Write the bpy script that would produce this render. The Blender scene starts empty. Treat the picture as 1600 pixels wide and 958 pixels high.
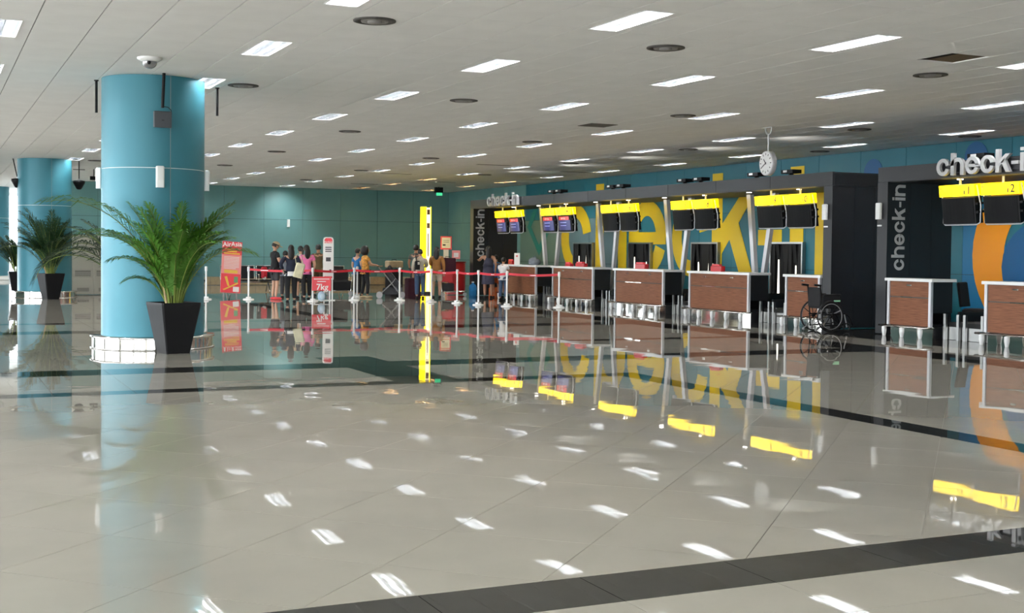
import bpy, bmesh, math, random
from mathutils import Vector, Matrix
random.seed(7)
C = bpy.context.scene
COL = C.collection
PI = math.pi

# ------------------------------------------------------------------ camera
CAM_H = 1.55
yaw = math.atan2(912, 1968); pitch = math.atan(57/1968.0); roll = math.atan(.0106)
fw = Vector((math.sin(yaw)*math.cos(pitch), math.cos(yaw)*math.cos(pitch), -math.sin(pitch)))
rt = Vector((math.cos(yaw), -math.sin(yaw), 0.0)); up = rt.cross(fw)
r2 = rt*math.cos(roll) + up*math.sin(roll); u2 = -rt*math.sin(roll) + up*math.cos(roll)
cd = bpy.data.cameras.new('camera'); cam = bpy.data.objects.new('camera', cd); COL.objects.link(cam)
cam.matrix_world = Matrix(((r2.x, u2.x, -fw.x, 0), (r2.y, u2.y, -fw.y, 0), (r2.z, u2.z, -fw.z, CAM_H), (0, 0, 0, 1)))
cd.sensor_width = 36; cd.lens = 36*1968/1600; cd.shift_y = -31/1600.0
cd.clip_end = 400; C.camera = cam

# ------------------------------------------------------------------ world and daylight
W = bpy.data.worlds.new('sky'); C.world = W; W.use_nodes = True
nt = W.node_tree; bg = nt.nodes['Background']
bg.inputs[0].default_value = (.90, .95, 1.0, 1); bg.inputs[1].default_value = 5.2

def portal(name, loc, rot, sx, sy):
    l = bpy.data.lights.new(name, 'AREA'); l.shape = 'RECTANGLE'; l.size = sx; l.size_y = sy
    l.cycles.is_portal = True
    o = bpy.data.objects.new(name, l); COL.objects.link(o); o.location = loc; o.rotation_euler = rot
HC = 4.1            # ceiling height
XL, XR = -9.0, 21.1 # left glass front, right (counter) wall
YB, YF = -9.0, 52.4 # back, far wall
portal('daylight_side', (XL-.15, 28, 2.05), (0, -PI/2, 0), 3.9, 72)
portal('daylight_back', (-3.5, YB-.15, 2.05), (PI/2, 0, 0), 8, 3.9)
portal('daylight_end', (-2, 66.2, 2.05), (-PI/2, 0, 0), 13, 3.9)

C.view_settings.view_transform = 'Standard'; C.view_settings.look = 'None'
C.view_settings.gamma = 1; C.view_settings.use_curve_mapping = False
C.view_settings.exposure = 1.45

# ------------------------------------------------------------------ materials
def lin(c):
    return tuple((x/12.92 if x <= .04045 else ((x+.055)/1.055)**2.4) for x in c)
def S(r, g, b): return lin((r/255, g/255, b/255))
def mat(name, col, rough=.5, metal=0, emit=None, es=0, var=0, scale=5, spec=.5, ior=1.5, bump=0, bscale=40, alpha=None):
    m = bpy.data.materials.new(name); m.use_nodes = True; t = m.node_tree; b = t.nodes['Principled BSDF']
    b.inputs['Base Color'].default_value = (*col, 1); b.inputs['Roughness'].default_value = rough
    b.inputs['Metallic'].default_value = metal; b.inputs['IOR'].default_value = ior
    b.inputs['Specular IOR Level'].default_value = spec
    if emit: b.inputs['Emission Color'].default_value = (*emit, 1); b.inputs['Emission Strength'].default_value = es
    if var or bump:
        tc = t.nodes.new('ShaderNodeTexCoord')
    if var:
        n = t.nodes.new('ShaderNodeTexNoise'); n.inputs['Scale'].default_value = scale; n.inputs['Detail'].default_value = 5
        t.links.new(tc.outputs['Object'], n.inputs['Vector'])
        r = t.nodes.new('ShaderNodeValToRGB'); r.color_ramp.elements[0].position = .3; r.color_ramp.elements[1].position = .7
        r.color_ramp.elements[0].color = (*[max(0, c*(1-var)) for c in col], 1)
        r.color_ramp.elements[1].color = (*[min(1, c*(1+var)) for c in col], 1)
        t.links.new(n.outputs['Fac'], r.inputs['Fac']); t.links.new(r.outputs['Color'], b.inputs['Base Color'])
    if bump:
        n2 = t.nodes.new('ShaderNodeTexNoise'); n2.inputs['Scale'].default_value = bscale
        t.links.new(tc.outputs['Object'], n2.inputs['Vector'])
        bp = t.nodes.new('ShaderNodeBump'); bp.inputs['Strength'].default_value = bump; bp.inputs['Distance'].default_value = .01
        t.links.new(n2.outputs['Fac'], bp.inputs['Height']); t.links.new(bp.outputs['Normal'], b.inputs['Normal'])
    return m

def floor_mat(name, col, rough, var, wob, ior=1.5):
    m = mat(name, col, rough, var=var, scale=1.3, ior=ior)
    t = m.node_tree; b = t.nodes['Principled BSDF']
    g = t.nodes.new('ShaderNodeNewGeometry')
    n = t.nodes.new('ShaderNodeTexNoise'); n.inputs['Scale'].default_value = 1.6; n.inputs['Detail'].default_value = 1
    t.links.new(g.outputs['Position'], n.inputs['Vector'])
    bp = t.nodes.new('ShaderNodeBump'); bp.inputs['Strength'].default_value = 1; bp.inputs['Distance'].default_value = wob
    t.links.new(n.outputs['Fac'], bp.inputs['Height']); t.links.new(bp.outputs['Normal'], b.inputs['Normal'])
    for nd in t.nodes:
        if nd.type == 'TEX_NOISE' and nd is not n: t.links.new(g.outputs['Position'], nd.inputs['Vector'])
    return m
M = {}
M['tile'] = floor_mat('polished_beige_tile', (.335, .312, .262), .02, .05, .0012, 1.32)
M['granite'] = floor_mat('polished_black_granite', (.022, .021, .019), .02, .25, .0010)
M['grout'] = mat('grout', (.21, .195, .165), .8)
M['ceil'] = mat('ceiling_panel_white', (.88, .875, .86), .75, var=.03, scale=2)
M['ceilgap'] = mat('ceiling_joint_grey', (.16, .15, .14), .9)
M['white'] = mat('white_paint', (.78, .78, .76), .4)
M['whitegloss'] = mat('white_gloss', (.85, .85, .84), .2)
M['tealcol'] = mat('teal_column_cladding', S(54, 122, 137), .48, metal=.2, spec=.6)
M['tealwall'] = mat('teal_wall_panel', S(104, 152, 152), .42, var=.04, scale=1)
M['tealdark'] = mat('teal_graphic_panel', S(24, 108, 124), .4, var=.04, scale=1)
M['greygreen'] = mat('grey_green_graphic_panel', S(104, 132, 118), .4)
M['greyblue'] = mat('grey_blue_graphic_panel', S(98, 124, 130), .4)
M['blue'] = mat('blue_graphic_panel', S(0, 112, 160), .4)
M['cyan'] = mat('pale_cyan_graphic_panel', S(60, 135, 155), .4)
M['deepblue'] = mat('deep_blue_vinyl', S(0, 88, 140), .4)
M['yellow'] = mat('yellow_vinyl', S(232, 196, 8), .4)
M['orange'] = mat('orange_vinyl', S(240, 150, 10), .4)
M['diamond'] = mat('green_vinyl', S(30, 125, 115), .4)
M['joint'] = mat('wall_joint', (.02, .05, .055), .8)
M['char'] = mat('charcoal_panel', (.017, .018, .021), .42, var=.05, scale=2)
M['chardark'] = mat('charcoal_side', (.010, .011, .013), .45)
M['black'] = mat('black_plastic', (.006, .006, .007), .5, spec=.25)
M['rubber'] = mat('black_rubber', (.008, .008, .008), .6)
M['screen'] = mat('screen_glass', (.003, .003, .004), .5, spec=.15)
M['chrome'] = mat('mirror_steel', (.60, .585, .55), .05, metal=1)
M['steel'] = mat('brushed_steel', (.34, .34, .33), .3, metal=1)
M['grey'] = mat('grey_metal', (.30, .30, .30), .4, metal=.4)
M['silver'] = mat('silver_paint', (.62, .62, .64), .35, metal=.3)
M['letter'] = mat('light_grey_letter', (.55, .55, .55), .45)
M['pot'] = mat('black_planter', (.006, .006, .007), .55, spec=.25, bump=.2, bscale=8)
M['soil'] = mat('dark_soil', (.03, .02, .012), .9)
M['leaf'] = mat('palm_leaf', (.055, .165, .012), .5, var=.35, scale=2.5)
M['leafd'] = mat('dark_palm_leaf', (.012, .045, .010), .55, var=.35, scale=2.5)
M['stem'] = mat('palm_stem', (.13, .17, .025), .5, var=.4, scale=6)
M['bark'] = mat('palm_sheath', (.33, .24, .12), .7, var=.3, scale=8)
M['red'] = mat('red_paint', (.50, .012, .015), .3)
M['belt'] = mat('red_belt_webbing', (.62, .012, .03), .5)
M['signred'] = mat('sign_red_print', (.80, .07, .085), .35)
M['signpink'] = mat('sign_pale_red_print', (.86, .30, .28), .35)
M['signyel'] = mat('sign_yellow_print', (.85, .55, .08), .4)
M['signwhite'] = mat('sign_white_print', (.85, .83, .80), .35)
M['ink'] = mat('dark_print', (.05, .05, .06), .5)
M['signgreen'] = mat('sign_green_print', (.15, .38, .18), .4)
M['beige'] = mat('beige_cabinet', (.52, .49, .41), .45)
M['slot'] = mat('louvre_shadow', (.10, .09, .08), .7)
M['lampw'] = mat('lamp_tube', (1, 1, 1), .4, emit=(.98, .99, 1), es=66)
M['lampwarm'] = mat('lamp_tube_warm', (1, .8, .5), .4, emit=(1, .56, .22), es=40)
M['refl'] = mat('lamp_reflector', (.50, .53, .57), .22, metal=.8)
M['yellit'] = mat('lit_yellow_header', (1, .75, .0), .4, emit=(1, .66, .0), es=1.0)
M['totem'] = mat('lit_yellow_totem', (1, .8, .0), .4, emit=(1, .74, .0), es=1.25)
M['totemw'] = mat('lit_white_totem_strip', (1, .9, .7), .4, emit=(1, .80, .52), es=.5)
M['down'] = mat('downlight_lens', (1, 1, 1), .4, emit=(1, .95, .85), es=6)
M['dayslit'] = mat('daylight_behind_curtain', (1, 1, 1), .4, emit=(1, .95, .80), es=.8)
M['scrred'] = mat('screen_red_band', (.3, 0, 0), .3, emit=(.75, .03, .03), es=.42)
M['scrblue'] = mat('screen_blue_field', (0, 0, .1), .3, emit=(.008, .010, .07), es=.5)
M['scrtxt'] = mat('screen_text', (.3, .3, .5), .3, emit=(.30, .33, .70), es=.42)
M['exit'] = mat('exit_sign_green', (.05, .5, .25), .4, emit=(.05, .55, .25), es=.5)
M['blade'] = mat('louvre_blade', (.52, .53, .54), .2, metal=1)
M['vent'] = mat('vent_dark', (.06, .055, .05), .6)
M['ventl'] = mat('vent_grey', (.28, .27, .26), .5, metal=.3)
M['brown'] = mat('open_hatch_brown', (.13, .085, .045), .8)
M['dome'] = mat('camera_dome', (.35, .35, .36), .08, metal=.6)
M['skin'] = mat('skin', (.44, .22, .13), .5)
M['skin2'] = mat('skin_light', (.56, .32, .21), .5)
M['hair'] = mat('black_hair', (.010, .008, .007), .5)
M['eye'] = mat('eye', (.01, .01, .01), .2)
def cloth(n, c, v=.12): M[n] = mat(n.replace(' ', '_'), c, .85, var=v, scale=9)
for n, c in dict(cblack=(.010, .010, .012), cshort=(.045, .045, .05), cgrey=(.17, .19, .22), cnavy=(.018, .022, .045), cwhite=(.75, .74, .72),
                 cpink=(.75, .17, .38), cbrown=(.12, .085, .035), corange=(.70, .30, .06), ccream=(.50, .46, .36), cmust=(.36, .16, .04),
                 cdress=(.045, .045, .075), cblue=(.02, .16, .40), cjean=(.05, .09, .16), cbag=(.66, .62, .42), cwine=(.06, .012, .025),
                 cbrt=(.62, .13, .03), ctan=(.42, .33, .20), cskirt=(.55, .47, .38), cjug=(.02, .22, .50), cgreym=(.10, .11, .10)).items(): cloth(n, c)
M['corange'] = mat('orange_floral', (.70, .30, .06), .85, var=.6, scale=14)

def wood_mat():
    m = mat('brown_wood_laminate', S(132, 84, 58), .45, spec=.3); t = m.node_tree; b = t.nodes['Principled BSDF']
    g = t.nodes.new('ShaderNodeTexCoord'); mp = t.nodes.new('ShaderNodeMapping'); mp.inputs['Scale'].default_value = (1, 1.2, 26)
    n = t.nodes.new('ShaderNodeTexNoise'); n.inputs['Scale'].default_value = 3; n.inputs['Detail'].default_value = 4
    r = t.nodes.new('ShaderNodeValToRGB'); r.color_ramp.elements[0].position = .35; r.color_ramp.elements[1].position = .65
    r.color_ramp.elements[0].color = (*S(116, 70, 46), 1); r.color_ramp.elements[1].color = (*S(142, 92, 64), 1)
    t.links.new(g.outputs['Object'], mp.inputs['Vector']); t.links.new(mp.outputs['Vector'], n.inputs['Vector'])
    t.links.new(n.outputs['Fac'], r.inputs['Fac']); t.links.new(r.outputs['Color'], b.inputs['Base Color'])
    return m
M['wood'] = wood_mat()
def glass_mat():
    m = bpy.data.materials.new('window_glass'); m.use_nodes = True; t = m.node_tree
    for n in list(t.nodes):
        if n.type != 'OUTPUT_MATERIAL': t.nodes.remove(n)
    o = t.nodes['Material Output']; tr = t.nodes.new('ShaderNodeBsdfTransparent'); gl = t.nodes.new('ShaderNodeBsdfGlossy')
    tr.inputs[0].default_value = (.92, .96, .97, 1); gl.inputs['Roughness'].default_value = .02
    mx = t.nodes.new('ShaderNodeMixShader'); mx.inputs[0].default_value = .08
    t.links.new(tr.outputs[0], mx.inputs[1]); t.links.new(gl.outputs[0], mx.inputs[2]); t.links.new(mx.outputs[0], o.inputs[0])
    return m
M['glass'] = glass_mat()
M['bush'] = mat('pale_sunlit_leaves', (.42, .44, .38), .7, var=.3, scale=3)
M['apron'] = mat('outside_paving', (.45, .44, .42), .8)

# ------------------------------------------------------------------ mesh helpers
class MB:
    def __init__(s): s.v = []; s.f = []; s.m = []; s.sm = []
    def add(s, vs, fs, mi=0, smooth=False, X=None):
        o = len(s.v)
        s.v += [tuple(X @ Vector(p)) if X is not None else tuple(p) for p in vs]
        for f in fs: s.f.append([i+o for i in f]); s.m.append(mi); s.sm.append(smooth)
        return s
    def box(s, x0, x1, y0, y1, z0, z1, mi=0, X=None):
        vs = [(x, y, z) for z in (z0, z1) for y in (y0, y1) for x in (x0, x1)]
        return s.add(vs, [(0, 2, 3, 1), (4, 5, 7, 6), (0, 1, 5, 4), (2, 6, 7, 3), (0, 4, 6, 2), (1, 3, 7, 5)], mi, X=X)
    def bbox(s, x0, x1, y0, y1, z0, z1, c=.01, mi=0, X=None):
        # box with chamfered vertical and top edges (profile in xy, chamfer top)
        pr = lambda d: [(x0+d+c, y0+d), (x1-d-c, y0+d), (x1-d, y0+d+c), (x1-d, y1-d-c), (x1-d-c, y1-d), (x0+d+c, y1-d), (x0+d, y1-d-c), (x0+d, y0+d+c)]
        vs = [(x, y, z0) for x, y in pr(0)] + [(x, y, z1-c) for x, y in pr(0)] + [(x, y, z1) for x, y in pr(c)]
        fs = [tuple(range(7, -1, -1)), tuple(range(16, 24))]
        for k in (0, 8):
            for i in range(8): j = (i+1) % 8; fs.append((k+i, k+j, k+8+j, k+8+i))
        return s.add(vs, fs, mi, X=X)
    def prism(s, pts, z0, z1, mi=0, X=None):
        n = len(pts); vs = [(x, y, z0) for x, y in pts] + [(x, y, z1) for x, y in pts]
        fs = [tuple(range(n-1, -1, -1)), tuple(range(n, 2*n))] + [(i, (i+1) % n, n+(i+1) % n, n+i) for i in range(n)]
        return s.add(vs, fs, mi, X=X)
    def lathe(s, prof, cx=0, cy=0, n=24, mi=0, smooth=True, X=None, a0=0, a1=2*PI):
        full = abs(a1-a0-2*PI) < 1e-6; k = n if full else n+1
        vs = []; fs = []
        for r, z in prof:
            for i in range(k): a = a0+(a1-a0)*i/n; vs.append((cx+r*math.cos(a), cy+r*math.sin(a), z))
        for j in range(len(prof)-1):
            for i in range(n):
                i2 = (i+1) % k; fs.append((j*k+i, j*k+i2, (j+1)*k+i2, (j+1)*k+i))
        s.add(vs, fs, mi, smooth, X=X)
        if full:
            s.add(vs[:k], [tuple(range(k-1, -1, -1))], mi, False, X=X); s.add(vs[-k:], [tuple(range(k))], mi, False, X=X)
        return s
    def cyl(s, x, y, z0, z1, r, n=12, mi=0, X=None): return s.lathe([(r, z0), (r, z1)], x, y, n, mi, True, X)
    def tube(s, pts, r, n=8, mi=0, X=None, close=False):
        pts = [Vector(p) for p in pts]; N = len(pts)
        rs = r if isinstance(r, (list, tuple)) else [r]*N
        vs = []; fs = []; u = None
        for i, p in enumerate(pts):
            if close: d = pts[(i+1) % N]-pts[i-1]
            else: d = pts[min(i+1, N-1)]-pts[max(i-1, 0)]
            d.normalize()
            if u is None: u = d.orthogonal().normalized()
            else:
                u = (u-d*u.dot(d)); u = u.normalized() if u.length > 1e-6 else d.orthogonal().normalized()
            w = d.cross(u)
            for k in range(n): a = 2*PI*k/n; vs.append(p+(u*math.cos(a)+w*math.sin(a))*rs[i])
        for i in range(N if close else N-1):
            j = (i+1) % N
            for k in range(n): k2 = (k+1) % n; fs.append((i*n+k, i*n+k2, j*n+k2, j*n+k))
        s.add(vs, fs, mi, True, X=X)
        if not close: s.add(vs[:n], [tuple(range(n-1, -1, -1))], mi, False, X=X); s.add(vs[-n:], [tuple(range(n))], mi, False, X=X)
        return s
    def ball(s, c, r, n=12, m=8, mi=0, X=None, fn=None):
        rx, ry, rz = r if isinstance(r, (list, tuple)) else (r, r, r)
        vs = []; fs = []
        for j in range(1, m):
            t = PI*j/m
            for i in range(n):
                a = 2*PI*i/n; p = [math.sin(t)*math.cos(a), math.sin(t)*math.sin(a), math.cos(t)]
                if fn: p = fn(*p)
                vs.append((c[0]+rx*p[0], c[1]+ry*p[1], c[2]+rz*p[2]))
        top = [0, 0, 1]; bot = [0, 0, -1]
        if fn: top = fn(*top); bot = fn(*bot)
        vs.append((c[0]+rx*top[0], c[1]+ry*top[1], c[2]+rz*top[2])); vs.append((c[0]+rx*bot[0], c[1]+ry*bot[1], c[2]+rz*bot[2]))
        for j in range(m-2):
            for i in range(n): i2 = (i+1) % n; fs.append((j*n+i, (j+1)*n+i, (j+1)*n+i2, j*n+i2))
        T = len(vs)-2
        for i in range(n): i2 = (i+1) % n; fs.append((T, i, i2)); fs.append((T+1, (m-2)*n+i2, (m-2)*n+i))
        return s.add(vs, fs, mi, True, X=X)
    def mesh(s, name, mats):
        me = bpy.data.meshes.new(name); me.from_pydata(s.v, [], s.f)
        for m in (mats if isinstance(mats, (list, tuple)) else [mats]): me.materials.append(M[m] if isinstance(m, str) else m)
        me.polygons.foreach_set('material_index', s.m); me.polygons.foreach_set('use_smooth', s.sm)
        me.update()
        return me
    def build(s, name, mats, parent=None): return ob(name, s.mesh(name, mats), parent)

def ob(name, me, parent=None):
    o = bpy.data.objects.new(name, me); COL.objects.link(o)
    if parent is not None: o.parent = parent
    return o
def tag(o, label=None, cat=None, group=None, kind=None):
    if label: o['label'] = label
    if cat: o['category'] = cat
    if group: o['group'] = group
    if kind: o['kind'] = kind
    return o
def thing(name, label, cat, loc=(0, 0, 0), rz=0, group=None):
    o = bpy.data.objects.new(name, None); COL.objects.link(o); o.empty_display_size = .1
    o.location = loc; o.rotation_euler = (0, 0, rz)
    return tag(o, label, cat, group)
def kids(o): return [c for c in bpy.data.objects if c.parent is o]
KC = {}
def dup(o, loc=None, rz=None, label=None, parent=None, top=True):
    c = o.copy(); COL.objects.link(c)
    if parent is not None: c.parent = parent
    if loc is not None: c.location = loc
    if rz is not None: c.rotation_euler = (0, 0, rz)
    if label: c['label'] = label
    if o.name not in KC: KC[o.name] = kids(o)
    for k in KC[o.name]: dup(k, parent=c, top=False)
    return c
ORD = ['first', 'second', 'third', 'fourth', 'fifth', 'sixth', 'seventh', 'eighth', 'ninth', 'tenth', 'eleventh', 'twelfth', 'thirteenth']

def plan_pieces(polys, z, thick, name, material, parent, nmax, cx=0, cy=0):
    """polys: list of (poly, matname). Nearest nmax in view become parts, the rest one joined part per material."""
    def key(pm):
        p = pm[0]; x = sum(a[0] for a in p)/len(p); y = sum(a[1] for a in p)/len(p)
        d = x*fw.x+y*fw.y; l = x*rt.x+y*rt.y
        inv = d < 2 or abs(l) > d*.43+.8
        return (1 if inv else 0, d)
    polys = sorted(polys, key=key)
    for p, mt in polys[:nmax]:
        x = sum(a[0] for a in p)/len(p); y = sum(a[1] for a in p)/len(p)
        b = MB(); q = [(a[0]-x, a[1]-y) for a in p]
        b.prism(q, min(0, thick), max(0, thick)); o = b.build(name, mt, parent); o.location = (x, y, z)
    rest = {}
    for p, mt in polys[nmax:]: rest.setdefault(mt, MB()).prism(p, z+min(0, thick), z+max(0, thick))
    for mt, b in rest.items(): o = b.build(name+'_field', mt, parent); o['kind'] = 'stuff'

def clip(poly, x0, x1, y0, y1):
    for ax, lim, sg in ((0, x0, 1), (0, x1, -1), (1, y0, 1), (1, y1, -1)):
        out = []
        for i in range(len(poly)):
            a, b = poly[i-1], poly[i]; ia = (a[ax]-lim)*sg >= 0; ib = (b[ax]-lim)*sg >= 0
            if ia != ib:
                t = (lim-a[ax])/(b[ax]-a[ax]); out.append((a[0]+t*(b[0]-a[0]), a[1]+t*(b[1]-a[1])))
            if ib: out.append(b)
        poly = out
        if len(poly) < 3: return None
    ar = sum(poly[i-1][0]*poly[i][1]-poly[i][0]*poly[i-1][1] for i in range(len(poly)))/2
    return poly if ar > .004 else None
def tiles(region, size, mt, diag=False, ox=0, oy=0, gap=.0018, sy=None):
    x0, x1, y0, y1 = region; out = []; sy = sy or size
    if not diag:
        i0 = math.floor((x0-ox)/size); i1 = math.ceil((x1-ox)/size); j0 = math.floor((y0-oy)/sy); j1 = math.ceil((y1-oy)/sy)
        for i in range(i0, i1):
            for j in range(j0, j1):
                a, b, c, d = max(x0, ox+i*size), min(x1, ox+(i+1)*size), max(y0, oy+j*sy), min(y1, oy+(j+1)*sy)
                if b-a > .03 and d-c > .03: out.append(([(a+gap, c+gap), (b-gap, c+gap), (b-gap, d-gap), (a+gap, d-gap)], mt))
    else:
        h = size/math.sqrt(2); n = int((abs(x1-x0)+abs(y1-y0))/h)+3
        for i in range(-n, n):
            for j in range(-n, n):
                # diamond centres on a 45 degree lattice
                cx = ox+(i+j)*h; cy = oy+(i-j)*h
                if cx < x0-h or cx > x1+h or cy < y0-h or cy > y1+h: continue
                g = h-gap*1.4
                p = clip([(cx+g, cy), (cx, cy+g), (cx-g, cy), (cx, cy-g)], x0+gap, x1-gap, y0+gap, y1-gap)
                if p: out.append((p, mt))
    return out

# ------------------------------------------------------------------ floor
fl = tag(MB().box(-9.3, 21.4, -9.3, 67, -.2, -.006).build('floor', 'grout'), kind='structure')
T = []
TL, GR = 'tile', 'granite'
x0, x1 = -9, 21.1
T += tiles((x0, x1, -9, 4.81), .8165, TL, ox=.35, oy=.2)
T += tiles((x0, x1, 4.81, 5.25), .8165, GR, ox=.35, oy=4.81, sy=.44)
T += tiles((x0, 7.82, 5.25, 13.62), .8165, TL, diag=True, ox=2.024, oy=5.25)
T += tiles((7.82, 8.18, 5.25, 13.97), .36, GR, ox=7.82, oy=5.25, sy=.8165)
T += tiles((8.18, 13.6, 5.25, 15.75), .8165, TL, diag=True, ox=2.024, oy=5.25)
T += tiles((x0, 7.82, 13.62, 13.97), .8165, GR, ox=.35, oy=13.62, sy=.35)
T += tiles((x0, 4.95, 13.97, 15.75), .8165, TL, ox=.35, oy=13.97)
T += tiles((4.95, 5.76, 13.97, 15.75), .81, GR, ox=4.95, oy=13.97)
T += tiles((4.95, 5.76, 16.45, 17.33), .81, GR, ox=4.95, oy=16.45)
T += tiles((5.76, 8.18, 13.97, 15.75), .8165, TL, ox=5.76, oy=13.97)
T += tiles((x0, 13.6, 15.75, 16.45), .8165, GR, ox=.35, oy=15.75, sy=.7)
T += tiles((13.6, 14.45, 5.25, 50), .85, GR, ox=13.6, oy=5.25, sy=.8165)
T += tiles((14.45, 15.55, 5.25, 50), .8165, TL, ox=14.45, oy=5.25)
T += tiles((15.55, 21.1, 5.25, 50), .8165, GR, ox=15.55, oy=5.25)
T += tiles((x0, 4.95, 16.45, 17.33), .8165, TL, ox=.35, oy=16.45)
T += tiles((5.76, 13.6, 16.45, 17.33), .8165, TL, ox=.35, oy=16.45)
T += tiles((x0, 13.6, 17.33, 19.1), .8165, TL, ox=.35, oy=17.33)
T += tiles((x0, 9.5, 19.1, 19.45), .8165, TL, ox=.35, oy=19.1)
T += tiles((9.5, 13.6, 19.1, 19.45), .8165, GR, ox=.35, oy=19.1)
T += tiles((x0, 13.6, 19.45, 23.25), .8165, TL, ox=.35, oy=19.45)
T += tiles((x0, 13.6, 23.25, 24.05), .8165, GR, ox=.35, oy=23.25)
T += tiles((x0, 13.6, 24.05, 26.15), .8165, TL, ox=.35, oy=24.05)
T += tiles((x0, 13.6, 26.15, 26.5), .8165, GR, ox=.35, oy=26.15)
T += tiles((x0, 7.9, 26.5, 50), .8165, TL, ox=.35, oy=26.5)
T += tiles((7.9, 8.3, 26.5, 50), .4, GR, ox=7.9, oy=26.5, sy=.8165)
T += tiles((8.3, 13.6, 26.5, 50), .8165, TL, ox=8.3, oy=26.5)
T += tiles((x0, 21.1, 50, 52.4), .8165, TL, ox=.35, oy=50)
T += tiles((x0, 4.4, 52.4, 66), .8165, TL, ox=.35, oy=52.4)
plan_pieces(T, -.005, .005, 'floor_tile', None, fl, 300)

# ------------------------------------------------------------------ ceiling
ce = tag(MB().box(-9.3, 21.4, -9.3, 67, HC+.35, HC+.45).box(-9.3, 21.4, -9.3, 67, HC+.125, HC+.13, 0).build('ceiling', 'ceilgap'), kind='structure')
PX, PY = .6265, 1.2833
SX0 = 3.617; LYS = [12.2+3.85*k for k in range(-5, 14)]
LXS = [.80+3.1325*k for k in range(-3, 7)]
def near(v, arr, t): return any(abs(v-a) < t for a in arr)
P_ = []
oy = 12.2-PY/2
i0 = math.floor((-9-SX0)/PX); i1 = math.ceil((21.1-SX0)/PX)
for i in range(i0, i1):
    a = max(-9, SX0+i*PX); b = min(21.1, SX0+(i+1)*PX)
    if b-a < .04: continue
    for j in range(math.floor((-9-oy)/PY), math.ceil((66-oy)/PY)):
        c = max(-9, oy+j*PY); d = min(66, oy+(j+1)*PY)
        if d-c < .04 or (c > 52.4 and a > 4.6): continue
        cx, cy = (a+b)/2, (c+d)/2
        if near(cx, [11.95+.31], .3) and near(cy, [12.4], .6):      # open hatch
            c2 = 12.2; P_.append(([(a+.004, c+.001), (b-.004, c+.001), (b-.004, c2), (a+.004, c2)], 'ceil')); continue
        g = .0065
        if near(cx, LXS, .2) and near(cy, LYS, .3):                 # lamp bay: two narrow strips beside the fitting
            P_.append(([(a+g, c+.001), (cx-.19, c+.001), (cx-.19, d-.001), (a+g, d-.001)], 'ceil'))
            P_.append(([(cx+.19, c+.001), (b-g, c+.001), (b-g, d-.001), (cx+.19, d-.001)], 'ceil')); continue
        P_.append(([(a+g, c+.0015), (b-g, c+.0015), (b-g, d-.0015), (a+g, d-.0015)], 'ceil'))
plan_pieces(P_, HC, .015, 'ceiling_panel', None, ce, 300)
MB().box(11.95, 12.55, 12.2, 12.85, HC+.016, HC+.019).build('open_hatch', 'brown', ce)

# ------------------------------------------------------------------ walls
def wall_panels(parent, axis, fixed, u0, u1, du, zs, colour, thick=.03, gap=.006):
    n = max(1, round((u1-u0)/du)); du = (u1-u0)/n
    for i in range(n):
        for k in range(len(zs)-1):
            a = u0+i*du+gap; b = u0+(i+1)*du-gap; z0 = zs[k]+gap; z1 = zs[k+1]-gap; w, h = (b-a)/2, (z1-z0)/2
            mt = colour((a+b)/2) if callable(colour) else colour
            if axis == 'y': m = MB().box(-w, w, 0, thick, -h, h); loc = ((a+b)/2, fixed, (z0+z1)/2)
            else: m = MB().box(0, thick, -w, w, -h, h); loc = (fixed, (a+b)/2, (z0+z1)/2)
            m.build('wall_panel', mt, parent).location = loc
wf = tag(MB().box(4.4, 21.4, 52.44, 52.7, 0, HC+.3).build('wall_far', 'joint'), kind='structure')
wall_panels(wf, 'y', 52.4, 4.45, 21.1, 1.635, (0.1, 1.15, 2.74, HC), 'tealwall')
MB().box(4.4, 21.1, 52.39, 52.43, 0, .1).build('kick_plate', 'steel', wf)
wr = tag(MB().box(21.14, 21.4, -9, 52.4, 0, HC+.3).build('wall_right', 'joint'), kind='structure')
def wc(y):
    if y > 44.8: return 'tealwall'
    if y > 41: return 'greygreen'
    if y > 37.2: return 'greyblue'
    if y > 21.7: return 'tealdark'
    if y > 21.3: return 'cyan'
    return 'blue' if y > 20.2 else 'tealdark'
bounds = [0, 52.4]
for (a, b) in ((44.8, 52.4), (41, 44.8), (37.2, 41), (22.0, 37.2), (21.46, 22.0), (20.2, 21.46), (4, 20.2), (-9, 4)):
    wall_panels(wr, 'x', 21.1, a, b, 1.63, (0, 1.11, 2.70), wc)
wall_panels(wr, 'x', 21.1, -9, 52.4, 1.63, (2.70, HC), lambda y: 'tealwall' if y > 44 else 'tealdark')
wl = tag(MB().box(-9.3, -9.0, -9, 66, 0, .12).box(-9.3, -9.0, -9, 66, 3.95, HC+.3).build('wall_left', 'white'), kind='structure')
wall_panels(wl, 'x', -9.05, 37.6, 50.4, 1.6, (.12, 1.15, 2.74, 3.95), 'tealwall')
MB().box(-9.28, -9.06, 37.5, 50.5, .12, 3.95).build('solid_wall_part', 'beige', wl)
for k in range(37):
    y = -9+.06+k*2.08
    if 37.5 < y < 50.5: continue
    MB().box(-9.2, -9.02, -.06, .06, .12, 3.95).build('mullion', 'white', wl).location = (0, y, 0)
for a, b in ((-9, 37.5), (50.5, 66)): MB().box(-9.16, -9.06, a, b, 2.72, 2.80).build('transom', 'white', wl)
for y in (-.9, 7.4, 15.7, 24.0, 32.3): MB().box(-9.3, -8.95, y-.45, y+.45, .12, 3.95).build('wall_pier', 'white', wl)
l = bpy.data.lights.new('wall_washer', 'SPOT'); l.energy = 55; l.spot_size = 1.7; l.spot_blend = 1; l.shadow_soft_size = .1; l.color = (.95, 1, 1)
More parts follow.
